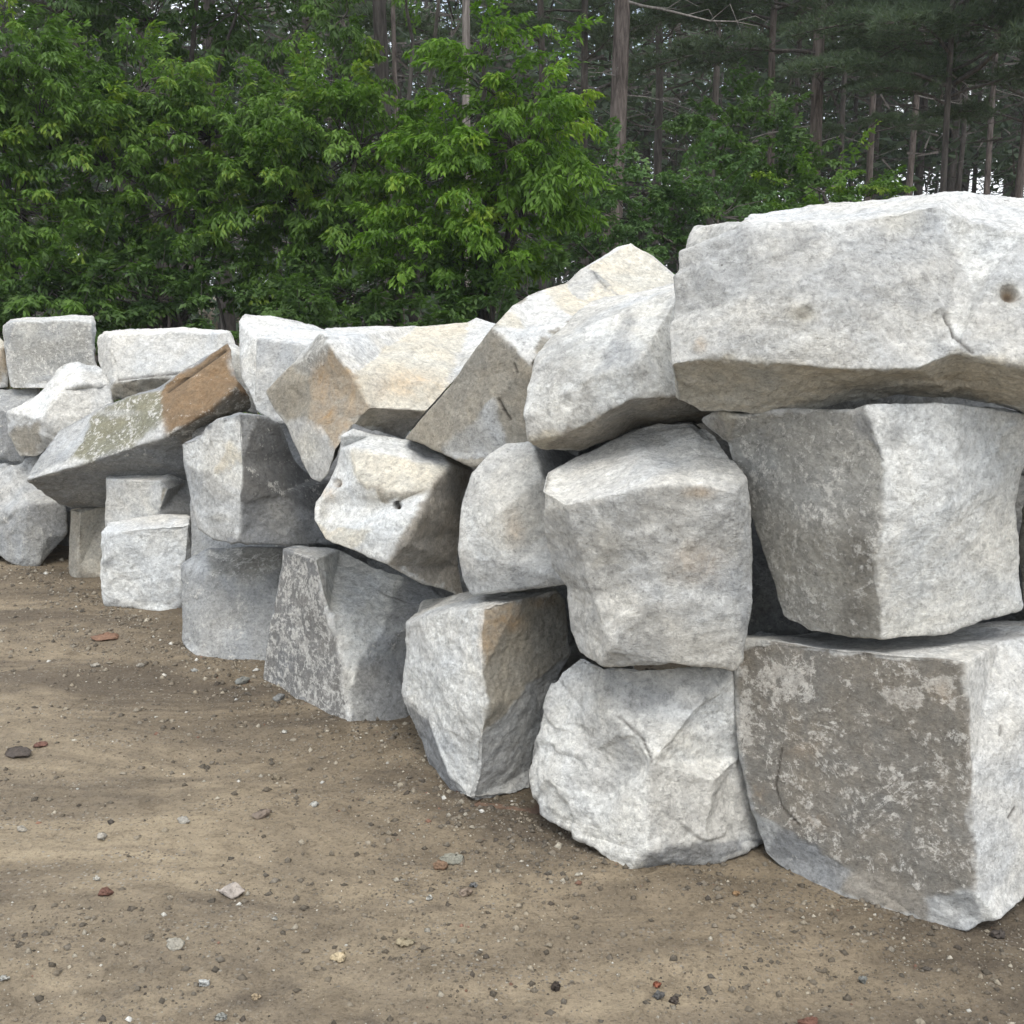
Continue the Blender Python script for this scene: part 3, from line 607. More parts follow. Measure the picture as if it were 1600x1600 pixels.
block('blunt grey boulder at the far left foot of the pile, half under the slanted slab',
  V('''a -90 730 6.6; b 0 724 6.6; c 20 730 6.5; d 60 715 6.55; e 104 785 6.35; f 106 832 6.32; g 80 862 6.3; h 56 888 6.22; i 32 886 6.2; j 0 870 6.26; k -90 860 6.5; l 45 790 6.22; m 0 800 6.3; n 70 840 6.24'''),
  [('a b m k', 'mid'), ('b c l m', 'grey'), ('c d e l', 'grey'), ('e f n l', 'bgrey'), ('f g n', 'bgrey'), ('g h n', 'mid'), ('l n h i', 'mid'), ('m l i j', 'mid'), ('m j k', 'mid')], thick=0.5, rel=1.0, hid='bgrey')

block('long slanted slab with a mossy green brown face and a flaking rust brown upper end',
  V('''a 42 750 5.75; b 70 700 5.95; c 88 672 6.0; d 150 640 5.98; e 200 622 5.95; f 252 608 5.9; g 262 596 5.88; h 302 572 5.85; i 357 534 5.85; j 364 545 5.82; k 372 596 5.70; l 396 624 5.7; m 396 640 5.75; n 370 650 5.8; o 318 700 5.8; p 310 740 5.9; q 165 790 6.1; r 107 794 6.15; s 75 775 5.95;
  t 140 722 5.68; u 205 700 5.62; v 260 682 5.58; w 320 645 5.56; x 368 606 5.58; y 252 655 5.64; z 110 712 5.76; fa 310 585 5.76'''),
  [('a b z', 'mid'), ('b c d z', 'grey'), ('z d t', 'moss'), ('a z t', 'pale'), ('t d e u', 'moss'), ('e f y u', 'moss'), ('u y v', 'pale'), ('f g h fa y', 'brown'), ('h i j fa', 'brown'), ('fa j k x', 'brown'), ('y fa x w', 'brown'), ('y w v', 'brown'),
   ('k l x', 'brown'), ('x l m n w', 'skin'), ('w n o v', 'skin'), ('v o p u', 'bgrey'), ('u p q t', 'bgrey'), ('t q r s a', 'bgrey')],
  thick=0.35, rel=0.8, hid='bgrey', cracks=[([(262, 612), (310, 578), (352, 548)], 3, .012)], stains=[(362, 570, 8, 10, 'grey', 1), (180, 645, 50, 8, 'grey', .6)])

block('white broken boulder with a domed top, resting above the mossy slanted slab',
  V('''a 10 642 6.5; b 58 616 6.6; c 88 584 6.65; d 106 570 6.7; e 124 567 6.7; f 162 580 6.6; g 168 604 6.5; h 180 640 6.4; i 100 690 6.3; j 60 715 6.35; k 32 714 6.4; l 13 676 6.45; m 62 655 6.3; n 98 610 6.4; o 130 600 6.4'''),
  [('a b m', 'top'), ('b c n m', 'white'), ('c d e o n', 'white'), ('e f g o', 'pale'), ('n o g h m', 'pale'), ('a m l', 'grey'), ('l m j k', 'tan'), ('m h i j', 'pale')], thick=0.4, rel=1.3)

block('boxy greenish grey block, topmost at the far left against the dark foliage',
  V('''a 5 510 7.0; b 16 499 7.1; c 42 494 7.15; d 145 494 7.15; e 150 506 7.05; f 150 585 6.95; g 120 606 6.9; h 65 606 6.88; i 16 606 6.9; j 8 560 6.95; k 24 503 6.98; l 142 503 6.98'''),
  [('a b k', 'grey'), ('b c d l k', 'pale'), ('d e f l', 'grey'), ('a k j', 'mid'), ('k l f g h i j', 'skin2')], thick=0.5, rel=0.6, stains=[(42, 515, 20, 16, 'band', .9), (90, 590, 40, 12, 'grey', .8), (80, 520, 50, 16, 'grey', .5)])

block('long low pinkish white block right of the boxy greenish grey block',
  V('''a 154 530 6.7; b 163 518 6.85; c 220 515 6.9; d 280 512 6.9; e 320 516 6.9; f 360 516 6.85; g 368 545 6.6; h 370 615 6.5; i 260 625 6.5; j 166 626 6.5; k 158 580 6.6; l 170 524 6.65; m 352 523 6.65; n 176 598 6.45; o 250 588 6.42'''),
  [('a b l', 'pale'), ('b c d l', 'top'), ('d e f m l', 'top'), ('f g m', 'pale'), ('a l n k', 'grey'), ('l m g h o n', 'pale'), ('k n j', 'grey'), ('n o i j', 'tan'), ('o h i', 'tan')], thick=0.5, rel=1.0, cracks=[([(185, 594), (230, 588), (280, 584)], 3, .01)])

block('cream orange block cut by the left edge, beside the boxy greenish grey block',
  V('''a -110 528 7.0; b 0 526 7.1; c 13 541 7.05; d 14 570 7.0; e 12 606 7.0; f -110 608 6.9; g 0 545 6.95'''),
  [('a b g', 'cream'), ('b c g', 'cream'), ('c d e g', 'rusty'), ('g e f a', 'rusty')], thick=0.5, rel=0.8)
block('dull grey block cut by the left edge of the photo, under the cream orange one',
  V('''a -110 612 6.9; b 0 609 7.0; c 62 609 7.0; d 60 640 6.9; e 36 725 6.75; f 0 722 6.7; g -110 722 6.6; h 0 640 6.75; i 30 650 6.75'''),
  [('a b h', 'mid'), ('b c i h', 'mid'), ('c d e i', 'mid'), ('h i e f', 'bgrey'), ('a h f g', 'bgrey')], thick=0.45, rel=0.9)

block('white block with a rounded top left shoulder, behind the pale cube at centre left',
  V('''a 374 503 5.7; b 383 492 5.8; c 422 494 5.85; d 455 500 5.85; e 498 511 5.85; f 520 520 5.6; g 500 640 5.4; h 400 640 5.4; i 378 590 5.5; j 398 530 5.5; k 460 515 5.65'''),
  [('a b c k j', 'top'), ('c d e k', 'top'), ('e f k', 'pale'), ('a j h i', 'white'), ('j k f g h', 'white')], thick=0.5, rel=0.7)
block('pale cube like block with a flat bright top, left of the rust stained block',
  V('''a 402 529 5.05; b 470 512 5.3; c 512 517 5.3; d 488 543 5.0; e 500 660 4.9; f 432 660 4.9; g 401 640 4.95; h 400 580 5.0'''),
  [('a b c d', 'top'), ('a d e f g h', 'grey')], thick=0.4, rel=0.5)
block('slim white block glimpsed between the rust brown slab end and the pale cube',
  V('''a 350 540 6.1; b 366 536 6.15; c 392 552 6.1; d 404 566 6.0; e 404 650 5.9; f 372 640 5.9; g 352 580 6.0; h 372 552 6.0'''),
  [('a b c h', 'top'), ('c d e h', 'white'), ('a h f g', 'white'), ('h e f', 'white')], thick=0.35, rel=0.6)

# --- blocks glimpsed deep in the gaps
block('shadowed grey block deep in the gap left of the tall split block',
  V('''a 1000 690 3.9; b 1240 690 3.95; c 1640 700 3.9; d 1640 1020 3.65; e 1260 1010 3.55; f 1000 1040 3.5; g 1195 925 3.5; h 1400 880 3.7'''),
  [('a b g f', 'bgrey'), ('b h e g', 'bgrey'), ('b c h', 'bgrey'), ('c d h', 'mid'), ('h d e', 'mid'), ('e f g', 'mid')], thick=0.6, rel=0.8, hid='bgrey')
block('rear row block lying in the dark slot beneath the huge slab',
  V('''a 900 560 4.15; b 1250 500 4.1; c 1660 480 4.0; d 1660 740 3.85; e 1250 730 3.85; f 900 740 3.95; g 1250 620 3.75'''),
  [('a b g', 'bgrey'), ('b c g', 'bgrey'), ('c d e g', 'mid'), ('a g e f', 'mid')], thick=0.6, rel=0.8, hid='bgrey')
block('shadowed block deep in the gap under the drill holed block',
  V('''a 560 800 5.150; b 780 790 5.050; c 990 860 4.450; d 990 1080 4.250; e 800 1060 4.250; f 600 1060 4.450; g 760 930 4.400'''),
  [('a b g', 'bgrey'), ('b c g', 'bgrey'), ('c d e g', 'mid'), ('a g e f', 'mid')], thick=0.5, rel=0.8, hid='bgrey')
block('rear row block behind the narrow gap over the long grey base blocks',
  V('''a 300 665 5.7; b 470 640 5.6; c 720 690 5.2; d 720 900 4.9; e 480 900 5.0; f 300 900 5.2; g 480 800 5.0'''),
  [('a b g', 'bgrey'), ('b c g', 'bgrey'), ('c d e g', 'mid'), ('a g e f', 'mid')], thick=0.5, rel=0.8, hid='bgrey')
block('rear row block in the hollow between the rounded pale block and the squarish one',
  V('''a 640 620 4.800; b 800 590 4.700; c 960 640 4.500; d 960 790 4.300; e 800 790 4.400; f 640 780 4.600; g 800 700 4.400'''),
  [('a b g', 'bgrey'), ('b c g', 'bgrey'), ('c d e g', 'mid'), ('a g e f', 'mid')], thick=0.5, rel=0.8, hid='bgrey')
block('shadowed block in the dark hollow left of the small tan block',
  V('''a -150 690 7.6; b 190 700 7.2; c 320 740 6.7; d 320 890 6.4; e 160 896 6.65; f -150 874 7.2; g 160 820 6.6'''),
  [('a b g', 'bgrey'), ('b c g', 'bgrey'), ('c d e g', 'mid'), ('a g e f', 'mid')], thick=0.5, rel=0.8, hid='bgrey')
block('brown grey sliver of a block at the right edge, beside the tall split block',
  V('''a 1604 690 3.3; b 1597 800 3.18; c 1592 850 3.16; d 1597 905 3.18; e 1610 1215 3.5; f 1800 1205 3.5; g 1780 660 3.2; h 1640 850 3.05'''),
  [('a b h g', 'tan'), ('b c d h', 'tan'), ('d e f h', 'tan'), ('h f g', 'tan')], thick=0.4, rel=0.8, hid='tan')


# ------------------------------------------------------------------ vegetation
def unit(v): return v / (np.linalg.norm(v, axis=-1, keepdims=True) + 1e-9)

def leaves_mesh(b, d, up, L, Wd, vary, fold=0.18, tipdrop=0.16):
    d = unit(d); side = unit(np.cross(d, up)); up = np.cross(side, d)
    L = L[:, None]; Wd = Wd[:, None]
    V = np.stack([b, b + d * L * .5 - up * Wd * fold, b + d * L * .48 + side * Wd * .5, b + d * L * .48 - side * Wd * .5, b + d * L - up * L * tipdrop], 1)
    n = len(b); o = (np.arange(n) * 5)[:, None, None]
    T = (np.array([[0, 3, 1], [0, 1, 2], [1, 3, 4], [1, 4, 2]])[None] + o).reshape(-1, 3)
    return V.reshape(-1, 3), T, np.repeat(vary, 5)

def tube(pts, rad, sides=6):
    pts = np.asarray(pts, float); n = len(pts); V = []; T = []
    for k in range(n):
        t = pts[min(k + 1, n - 1)] - pts[max(k - 1, 0)]; t /= np.linalg.norm(t) + 1e-9
        a = np.cross(t, [0.31, 0.9, 0.12]); a /= np.linalg.norm(a) + 1e-9; c = np.cross(t, a)
        for q in range(sides):
            w = 2 * math.pi * q / sides; V.append(pts[k] + rad[k] * (a * math.cos(w) + c * math.sin(w)))
    for k in range(n - 1):
        for q in range(sides):
            p, r_ = k * sides + q, k * sides + (q + 1) % sides
            T += [[p, r_, r_ + sides], [p, r_ + sides, p + sides]]
    V.append(pts[-1]); e = len(V) - 1
    for q in range(sides): T.append([(n - 1) * sides + q, (n - 1) * sides + (q + 1) % sides, e])
    return np.array(V), np.array(T)

def merge(parts):
    V, T, o = [], [], 0
    for v, t in parts: V.append(v); T.append(t + o); o += len(v)
    return np.concatenate(V), np.concatenate(T)

def wobble(p, q, n, amp, rg):
    p, q = np.array(p, float), np.array(q, float); t = np.linspace(0, 1, n)[:, None]
    off = rg.normal(0, amp, (n, 3)); off[0] = off[-1] = 0
    return p + (q - p) * t + off + np.array([0, 0, 1]) * (np.sin(t * math.pi) * amp)

def spray(rg, n_leaf, drooping):
    """one leafy branch, a metre long along +X: side twigs that end in bursts of leaves"""
    B, D, U, S = [], [], [], []
    ntw = 9
    for k in range(ntw):
        s = 0.25 + 0.75 * k / (ntw - 1); sgn = -1 if k % 2 else 1
        a = sgn * rg.uniform(.5, 1.0) * (1 - 0.75 * (s - .25)); ln = rg.uniform(.22, .42) * (1.25 - s * .5)
        root = np.array([s, 0, 0.12 * math.sin(s * 2.6)]); dr = np.array([math.cos(a), math.sin(a), rg.uniform(-.35, .25)])
        m = n_leaf // ntw
        t = rg.beta(2.2, 1.1, m)[:, None]
        pos = root + dr * ln * t + rg.normal(0, .018, (m, 3)); pos[:, 2] -= drooping * .12 * t[:, 0] ** 2
        w = rg.uniform(0, 2 * math.pi, m)
        rad = np.stack([np.cos(w), np.sin(w), rg.normal(-.1, .35, m)], 1)
        dd = unit(dr * .7 + rad * .9 + np.array([0, 0, -drooping]) * rg.uniform(.3, 1.1, (m, 1)))
        B.append(pos); D.append(dd); U.append(unit(np.array([0, 0, 1.0]) + rg.normal(0, .35, (m, 3)))); S.append(np.full(m, 1.0))
    return np.concatenate(B), np.concatenate(D), np.concatenate(U)

def crown_arrays(lobes, rg, per_m2, n_leaf, leaf_len, leaf_w, drooping, blen=(.4, .75)):
    VV = []; twigs = []
    vars_ = [spray(np.random.default_rng(900 + k), n_leaf, drooping) for k in range(5)]
    for (lx, ly, Y, rx, ry) in lobes:
        c = np.array(at(lx, ly, Y)); m = Y / FPX; rx, ry = rx * m * 1.02, ry * m * 1.02; rd = min(rx, ry) * 1.0
        nb = int(max(8, per_m2 * 4 * rx * ry))
        dirs = unit(rg.normal(0, 1, (nb, 3)) + np.array([0, -.35, .1]))
        for k in range(nb):
            dv = dirs[k]; f = rg.uniform(.25, .80); p = c + dv * np.array([rx, rd, ry]) * f
            out = unit(dv * np.array([1, 1, .55]) + rg.normal(0, .3, 3) + np.array([0, 0, .12]))
            ln = rg.uniform(*blen); B, D, U = vars_[rg.integers(5)]
            sd_ = unit(np.cross([0, 0, 1.0], out)); u = np.cross(out, sd_); M = np.stack([out, sd_, u])
            k_ = len(B); tone = np.clip(rg.normal(.45, .2), 0, 1)
            vary = np.clip(tone + rg.normal(0, .12, k_) + (B[:, 0] > .8) * rg.uniform(0, .3), 0, 1)
            bb = p + (B * ln) @ M
            VV.append((bb, D @ M, U @ M, leaf_len * rg.uniform(.6, 1.15, k_), leaf_w * rg.uniform(.7, 1.15, k_), vary))
            twigs.append((c, p, p + out * ln * .9))
    arr = [np.concatenate([v[k] for v in VV]) for k in range(6)]
    return arr, twigs

def leafy_tree(label, base, lobes, leaf, bark, name='leafy_tree', cat='tree', group=None, trunk_r=.09, per_m2=25, n_leaf=126, leaf_len=.108, leaf_w=.036, droop=1.0, seed=0, blen=(.4, .75), twig_every=1):
    rg = np.random.default_rng(500 + seed)
    bx, by = base; root = empty(name, (bx, by, 0)); tag(root, label, cat, group); o0 = np.array([bx, by, 0.0])
    arr, twigs = crown_arrays(lobes, rg, per_m2, n_leaf, leaf_len, leaf_w, droop, blen)
    V, T, vy = leaves_mesh(*arr)
    mesh_obj('crown', V - o0, T, leaf, root, {'vary': ('FLOAT', vy)})
    cs = [np.array(at(l[0], l[1], l[2])) for l in lobes]; parts = []
    for k, c in enumerate(cs):
        f0 = min(.5, .25 + .05 * k); st = o0 + np.array([rg.normal(0, .1), rg.normal(0, .1), -.05]); mid = o0 + (c - o0) * np.array([.25, .25, .45]) + rg.normal(0, .05, 3)
        pts = np.concatenate([wobble(st, mid, 5, .03, rg), wobble(mid, c, 6, .07, rg)[1:]])
        parts.append(tube(pts, np.linspace(trunk_r * (1 if k == 0 else .6), .018, len(pts)), 6))
    for k, (c, p, q) in enumerate(twigs):
        if k % twig_every == 0: parts.append(tube(np.concatenate([wobble(c, p, 3, .03, rg), [q]]), [.016, .012, .007, .003], 3))
    V, T = merge(parts); mesh_obj('trunk', V - o0, T, bark, root, smooth=True)
    return root

LG = 'leafy trees along the edge of the wood'
leafy_tree('drooping leafy tree filling the far left edge above the boxy greenish grey block', (-6.3, 13.6),
  [(20, 110, 13.2, 110, 70), (-60, 230, 13.2, 100, 90), (70, 200, 13.4, 90, 60), (20, 330, 13.0, 95, 70), (-70, 400, 13, 100, 90), (75, 455, 12.3, 55, 34)], LEAF_A, BARK_D, group=LG, seed=1)
leafy_tree('broad leafy tree right of the left edge one, dark gaps in its lower boughs', (-4.5, 14.2),
  [(215, 150, 14.2, 110, 60), (170, 260, 13.7, 100, 60), (330, 215, 14.2, 100, 60), (270, 330, 13.8, 80, 50), (390, 270, 14, 80, 50), (200, 420, 14.4, 70, 60), (340, 385, 13.9, 70, 50)], LEAF_A, BARK_D, group=LG, seed=2)
leafy_tree('leafy tree at the middle left whose top boughs curve over in light green tips', (-2.6, 14.0),
  [(470, 190, 14.0, 110, 60), (560, 240, 13.6, 100, 70), (450, 310, 13.6, 90, 60), (570, 360, 13.6, 90, 60), (480, 420, 14.0, 80, 50), (610, 225, 13.8, 70, 34)], LEAF_A, BARK_D, group=LG, seed=3)
leafy_tree('brightest yellow green leafy tree with a peaked top, left of the thickest pine trunk', (-0.4, 13.2),
  [(752, 85, 12.9, 16, 28), (775, 150, 12.8, 60, 40), (838, 150, 12.8, 34, 36), (800, 235, 12.6, 95, 70), (705, 270, 12.9, 80, 70), (810, 300, 12.8, 50, 60), (770, 350, 12.7, 80, 60), (690, 400, 12.8, 80, 60), (770, 430, 12.6, 45, 45), (850, 205, 12.8, 30, 40)],
  leaf_material('bright_leaf', (0.060, 0.125, 0.018), (0.135, 0.25, 0.030), 0.4, (0.25, 0.33, 0.04)), BARK_D, group=LG, seed=4)
leafy_tree('tall dark leafy tree whose boughs close the top left of the photo', (-5.6, 18.0),
  [(90, 20, 17, 130, 60), (240, 30, 17.5, 120, 50), (370, 20, 17, 90, 60), (300, 100, 18, 90, 40), (500, 10, 16.5, 80, 50), (430, 80, 17.5, 70, 30), (60, -120, 17, 180, 100), (330, -130, 17, 200, 100)], LEAF_C, BARK_D, group=LG, seed=5, trunk_r=.17, per_m2=10, n_leaf=100, leaf_len=.13, leaf_w=.05, blen=(.5, 1.0), twig_every=2)
leafy_tree('leafy branch tips hanging into the top of the photo left of the pale trunk', (-1.5, 15.5),
  [(690, -45, 14.0, 50, 30), (535, 30, 15.5, 30, 40), (640, -90, 14.5, 100, 30), (535, 110, 15.5, 20, 40)], LEAF_A, BARK_D, group=LG, seed=6, per_m2=14)
SG = 'low shrubs at the foot of the wood'
for k, (lab, base, lobes, mat) in enumerate([
  ('dark green shrub directly below the thickest pine trunk', (1.5, 15.0), [(930, 280, 15.2, 50, 60), (905, 380, 14.5, 60, 60), (1000, 350, 15.0, 70, 60), (960, 430, 14.5, 90, 40)], LEAF_B),
  ('rounded shrub rising over the left end of the big slab', (2.9, 14.6), [(1060, 290, 15, 80, 50), (1120, 340, 14.6, 80, 40), (1040, 380, 14.4, 60, 50), (1130, 400, 14.6, 80, 40)], LEAF_B),
  ('taller dark shrub behind the middle of the huge slab', (4.3, 16.5), [(1170, 225, 17, 90, 40), (1200, 275, 16.5, 80, 45), (1120, 190, 18, 60, 24), (1200, 340, 16, 90, 40)], LEAF_C),
  ('light tipped shrub at the right end of the shrub line, just above the slab top', (5.2, 15.0), [(1285, 300, 15, 60, 36), (1340, 310, 15.2, 45, 22), (1290, 350, 15, 90, 30)], LEAF_A),
  ('gloomy shrub under the left edge tree behind the topmost grey block', (-6.0, 15.6), [(40, 470, 15.5, 110, 50), (140, 440, 15.8, 90, 60), (60, 540, 15, 130, 50)], LEAF_C),
  ('gloomy shrub behind the long pinkish white block', (-4.1, 16.0), [(250, 470, 16, 110, 60), (300, 540, 15.5, 120, 50), (340, 455, 16.2, 50, 40)], LEAF_C),
  ('gloomy shrub behind the cream topped block', (-1.9, 16.0), [(560, 465, 16, 100, 50), (470, 490, 15.6, 90, 40), (560, 540, 15.5, 150, 50)], LEAF_C),
  ('gloomy shrub in the shade below the bright yellow green tree', (-0.2, 15.6), [(700, 460, 15.5, 100, 45), (830, 470, 15.2, 70, 40), (760, 540, 15, 130, 40)], LEAF_C),
 ]):
    if k > 3: base = (base[0] * .82, base[1] - 2.9); lobes = [(a, b, Y - 2.9, c, d) for a, b, Y, c, d in lobes]
    leafy_tree(lab, base, lobes, mat, BARK_D, name='shrub', cat='shrub', group=SG, trunk_r=.03, per_m2=20, n_leaf=117, leaf_len=.10 if mat is LEAF_C else .075, leaf_w=.045 if mat is LEAF_C else .038, droop=.3, seed=20 + k, blen=(.35, .7), twig_every=2)

# --- pines: bare trunk, dead lower branches, needled boughs; the boughs share two meshes
def bough_mesh(seed, ln=2.3):
    rg = np.random.default_rng(seed); B, D = [], []; parts = []
    main = np.stack([np.linspace(0, ln, 9), rg.normal(0, .03, 9), .18 * np.sin(np.linspace(0, 2.6, 9)) * ln * .5 - .02 * np.linspace(0, ln, 9) ** 2], 1)
    parts.append(tube(main, np.linspace(.03, .006, 9), 4))
    for k in range(26):
        s = .25 + .75 * k / 25; p = main[int(s * 8)] * (1 - (s * 8) % 1) + main[min(8, int(s * 8) + 1)] * ((s * 8) % 1)
        a = (-1) ** k * rg.uniform(.5, 1.1); l2 = ln * .42 * (1.15 - s) + .15
        dr = np.array([math.cos(a), math.sin(a), rg.uniform(-.12, .2)]); parts.append(tube([p, p + dr * l2 * .5, p + dr * l2 + [0, 0, .03]], [.008, .006, .003], 3))
        nt = int(5 + l2 * 15)
        for t in np.linspace(.2, 1, nt):
            q = p + dr * l2 * t + rg.normal(0, .05, 3) * [1, 1, .5]; m = 11
            B.append(np.repeat(q[None], m, 0)); D.append(unit(dr * .6 + np.array([0, 0, .35]) + rg.normal(0, .6, (m, 3))))
    B = np.concatenate(B); D = np.concatenate(D); n = len(B)
    side = unit(np.cross(D, rg.normal(0, 1, (n, 3)))) * .0065; L = rg.uniform(.09, .16, (n, 1))
    V = np.stack([B - side, B + side, B + D * L], 1).reshape(-1, 3); T = np.arange(3 * n).reshape(-1, 3)
    tv, tt = merge(parts); allV = np.concatenate([V, tv]); allT = np.concatenate([T, tt + len(V)])
    o = mesh_obj('bough', allV, allT, NEEDLE, attrs={'vary': ('FLOAT', np.concatenate([np.repeat(np.clip(rg.normal(.4, .25, n), 0, 1), 3), np.zeros(len(tv))]))})
    o.data.materials.append(BARK_D); mi = np.zeros(len(allT), dtype=np.int32); mi[len(T):] = 1
    o.data.polygons.foreach_set('material_index', mi); me = o.data; bpy.data.objects.remove(o); return me
def dead_mesh(seed):
    rg = np.random.default_rng(seed); m = np.stack([np.linspace(0, 1.9, 7), rg.normal(0, .05, 7), -.10 * np.linspace(0, 1.9, 7) + rg.normal(0, .03, 7)], 1)
    parts = [tube(m, np.linspace(.022, .005, 7), 5)]
    for k in range(5):
        p = m[k + 1]; parts.append(tube([p, p + [.25, (-1) ** k * .22, rg.uniform(-.15, .2)], p + [.5, (-1) ** k * .35, rg.uniform(-.3, .3)]], [.008, .005, .002], 3))
    o = mesh_obj('dead_branch', *merge(parts), DEAD); me = o.data; bpy.data.objects.remove(o); return me
BOUGH = [bough_mesh(61), bough_mesh(62, 2.0), bough_mesh(63, 2.6)]; DEADM = [dead_mesh(71), dead_mesh(72)]

def pine(label, px, Y, wpx, mat, low, H=17, nb=26, dead=2, lean=0.0, seed=0, spread=1.0):
    rg = np.random.default_rng(3000 + seed); p = at(px, 290, Y); rad = wpx / FPX * Y / 2
    root = empty('pine_tree', (p.x, Y, 0)); tag(root, label, 'tree', 'pine trees of the wood behind the pile')
    zs = np.linspace(-.1, H, 9); pts = np.stack([lean * zs + rg.normal(0, .03, 9), rg.normal(0, .03, 9), zs], 1)
    v, t = tube(pts, np.linspace(rad * 1.08, rad * .35, 9), 10); mesh_obj('trunk', v, t, mat, root, smooth=True)
    def put(me, nm, z, az, s, tilt):
        o = bpy.data.objects.new(nm, me); COL.objects.link(o); o.parent = root
        o.location = (lean * z, 0, z); o.rotation_euler = (rg.normal(0, .15), tilt, az); o.scale = (s, s, s)
    for k in range(nb):
        f = (k + rg.uniform(0, 1)) / nb; z = low + (H - low) * f
        put(BOUGH[rg.integers(3)], 'bough', z, rg.uniform(0, 2 * math.pi), (1.15 - .6 * f) * spread * rg.uniform(.8, 1.2), rg.uniform(-.25, .15))
    for k in range(dead):
        put(DEADM[rg.integers(2)], 'dead_branch', rg.uniform(1.5, low + 1), rg.uniform(0, 2 * math.pi), rg.uniform(.5, 1.0), rg.uniform(-.2, .25))
    return root, put

TREE = {}
t0, put = pine('pine with the thickest grey brown trunk, pale dead branches reaching right from it', 962, 20, 29, BARK, 7.6, seed=1, dead=3)
put(DEADM[0], 'dead_branch', 7.0, -.35, 1.05, -.18); put(DEADM[1], 'dead_branch', 6.35, -.25, 1.25, .12)
for k, a in enumerate([
 ('dark pine trunk above the leafy trees, thicker one of a close pair left of centre', 600, 19, 24, BARK_D, 7.4),
 ('slim pale pine trunk close right of a thick dark one above the leafy trees', 622, 18, 8, BARK, 8.0),
 ('pale straight trunk cut off below by the peaked top of the brightest tree', 726, 17.5, 14, BARK_P, 8.5),
 ('slim reddish grey pine trunk, first one right of the dead branches', 1205, 23, 12, BARK, 6.0),
 ('stout pine trunk at the right centre with a small green bough hiding its middle', 1268, 22, 20, BARK, 5.6),
 ('very dark pine trunk half hidden at the top left', 345, 20, 22, BARK_D, 7.0),
 ('dark pine trunk behind the left edge tree', 130, 21, 20, BARK_D, 7.0),
 ('thin pine trunk midway between the stout trunk and the fan of drooping pine boughs', 1350, 27, 11, BARK, 6.8),
 ('pine with low drooping boughs at the upper right of the photo', 1480, 19, 10, BARK_D, 4.6),
 ('pine at the right edge of the photo carrying wide grey green boughs', 1592, 20, 13, BARK, 5.2),
 ('dim pine trunk just left of the thickest trunk', 915, 26, 13, BARK_D, 6.5),
 ('dim pine trunk just right of the thickest trunk', 1025, 28, 14, BARK_D, 7.0),
 ('dim slim pine trunk between the dead branches and the reddish grey trunk', 1110, 30, 12, BARK_D, 7.5),
 ('faint pine trunk behind the brightest leafy tree, upper part only', 850, 25, 13, BARK_D, 6.5),
 ('faint pine trunk above the middle left leafy tree', 480, 24, 14, BARK_D, 6.5),
 ('faint narrow pine trunk left of the stout trunk', 1240, 33, 9, BARK_D, 8.0),
 ('narrow pine trunk against the pale gaps, second right of the stout trunk', 1310, 31, 9, BARK_D, 8.2),
 ('narrow pine trunk against the pale gaps, near the slab peak', 1420, 32, 11, BARK, 8.2),
 ('narrow pine trunk left of the right edge pine', 1545, 33, 10, BARK, 8.4),
 ('faint pine trunk among the leaves in the top left corner', 230, 25, 14, BARK_D, 6.5),
 ('thin pine trunk above the slab top, right half of the gap to the edge pine', 1500, 36, 9, BARK_D, 9.0),
]):
    sp = 1.3 if a[5] < 5.5 else 1.0
    TREE[a[1]] = pine(*a, seed=10 + k, nb=24 if a[2] < 24 else 18, lean=[-.01, .0, .008, -.012, .006][k % 5], spread=sp)

# low green boughs that show below the crowns
for px, Y, py, az, sc_ in [(1480, 19, 60, 3.0, 1.1), (1480, 19, 85, -2.3, 1.1), (1480, 19, 110, -1.0, 1.0), (1480, 19, 135, 3.3, 1.15), (1480, 19, 40, .2, 1.1), (1480, 19, 150, -.6, .9), (1480, 19, 20, -1.6, 1.2), (1480, 19, 165, -2.7, .8),
  (1592, 20, 50, 3.1, 1.2), (1592, 20, 95, -2.4, 1.1), (1592, 20, 150, -2.9, 1.1), (1592, 20, 20, -1.8, 1.2), (1592, 20, 190, 3.2, .8), (1268, 22, 140, -1.8, .75), (1268, 22, 155, -2.8, .6), (1268, 22, 150, -.6, .6), (1268, 22, 128, -1.3, .6), (1350, 27, 205, -1.6, .7), (1350, 27, 215, -2.9, .6), (1350, 27, 210, -.4, .7), (1268, 22, 20, 2.9, 1.2), (1268, 22, 5, -.3, 1.2), (1205, 23, 15, -2.0, 1.1), (1205, 23, 30, 3.0, 1.0)]:
    TREE[px][1](BOUGH[int(py) % 3], 'bough', at(px, py, Y).z, az, sc_, -.05)
# --- the wood beyond: reads as one dark mass of trunks and crowns
rg = np.random.default_rng(77); parts = []
for k in range(230):
    Y = rg.uniform(38, 85); x = rg.uniform(-.62, .72) * Y; rr = rg.uniform(.09, .19); ln = rg.normal(0, .25)
    parts.append(tube([[x, Y, -.1], [x + ln * .5, Y, 9], [x + ln, Y, 20]], [rr, rr * .8, rr * .3], 6))
tv, tt = merge(parts)
n = 210000; Y = rg.uniform(36, 88, n); x = rg.uniform(-.66, .78, n) * Y
cl = rg.integers(0, 3600, n); cx = rg.uniform(-.66, .78, 3600); cY = rg.uniform(36, 88, 3600); cz = rg.uniform(0, 1, 3600)
base_h = np.where(cx > .2, 8.2, 2.6) * cY / 62
P = np.stack([cx[cl] * cY[cl] + rg.normal(0, 1.0, n), cY[cl] + rg.normal(0, 1.0, n), base_h[cl] + cz[cl] ** 1.2 * 13 + rg.normal(0, .45, n)], 1)
D = unit(rg.normal(0, 1, (n, 3)) * [1, 1, .5]); S = unit(np.cross(D, rg.normal(0, 1, (n, 3)))); L = rg.uniform(.25, .6, (n, 1))
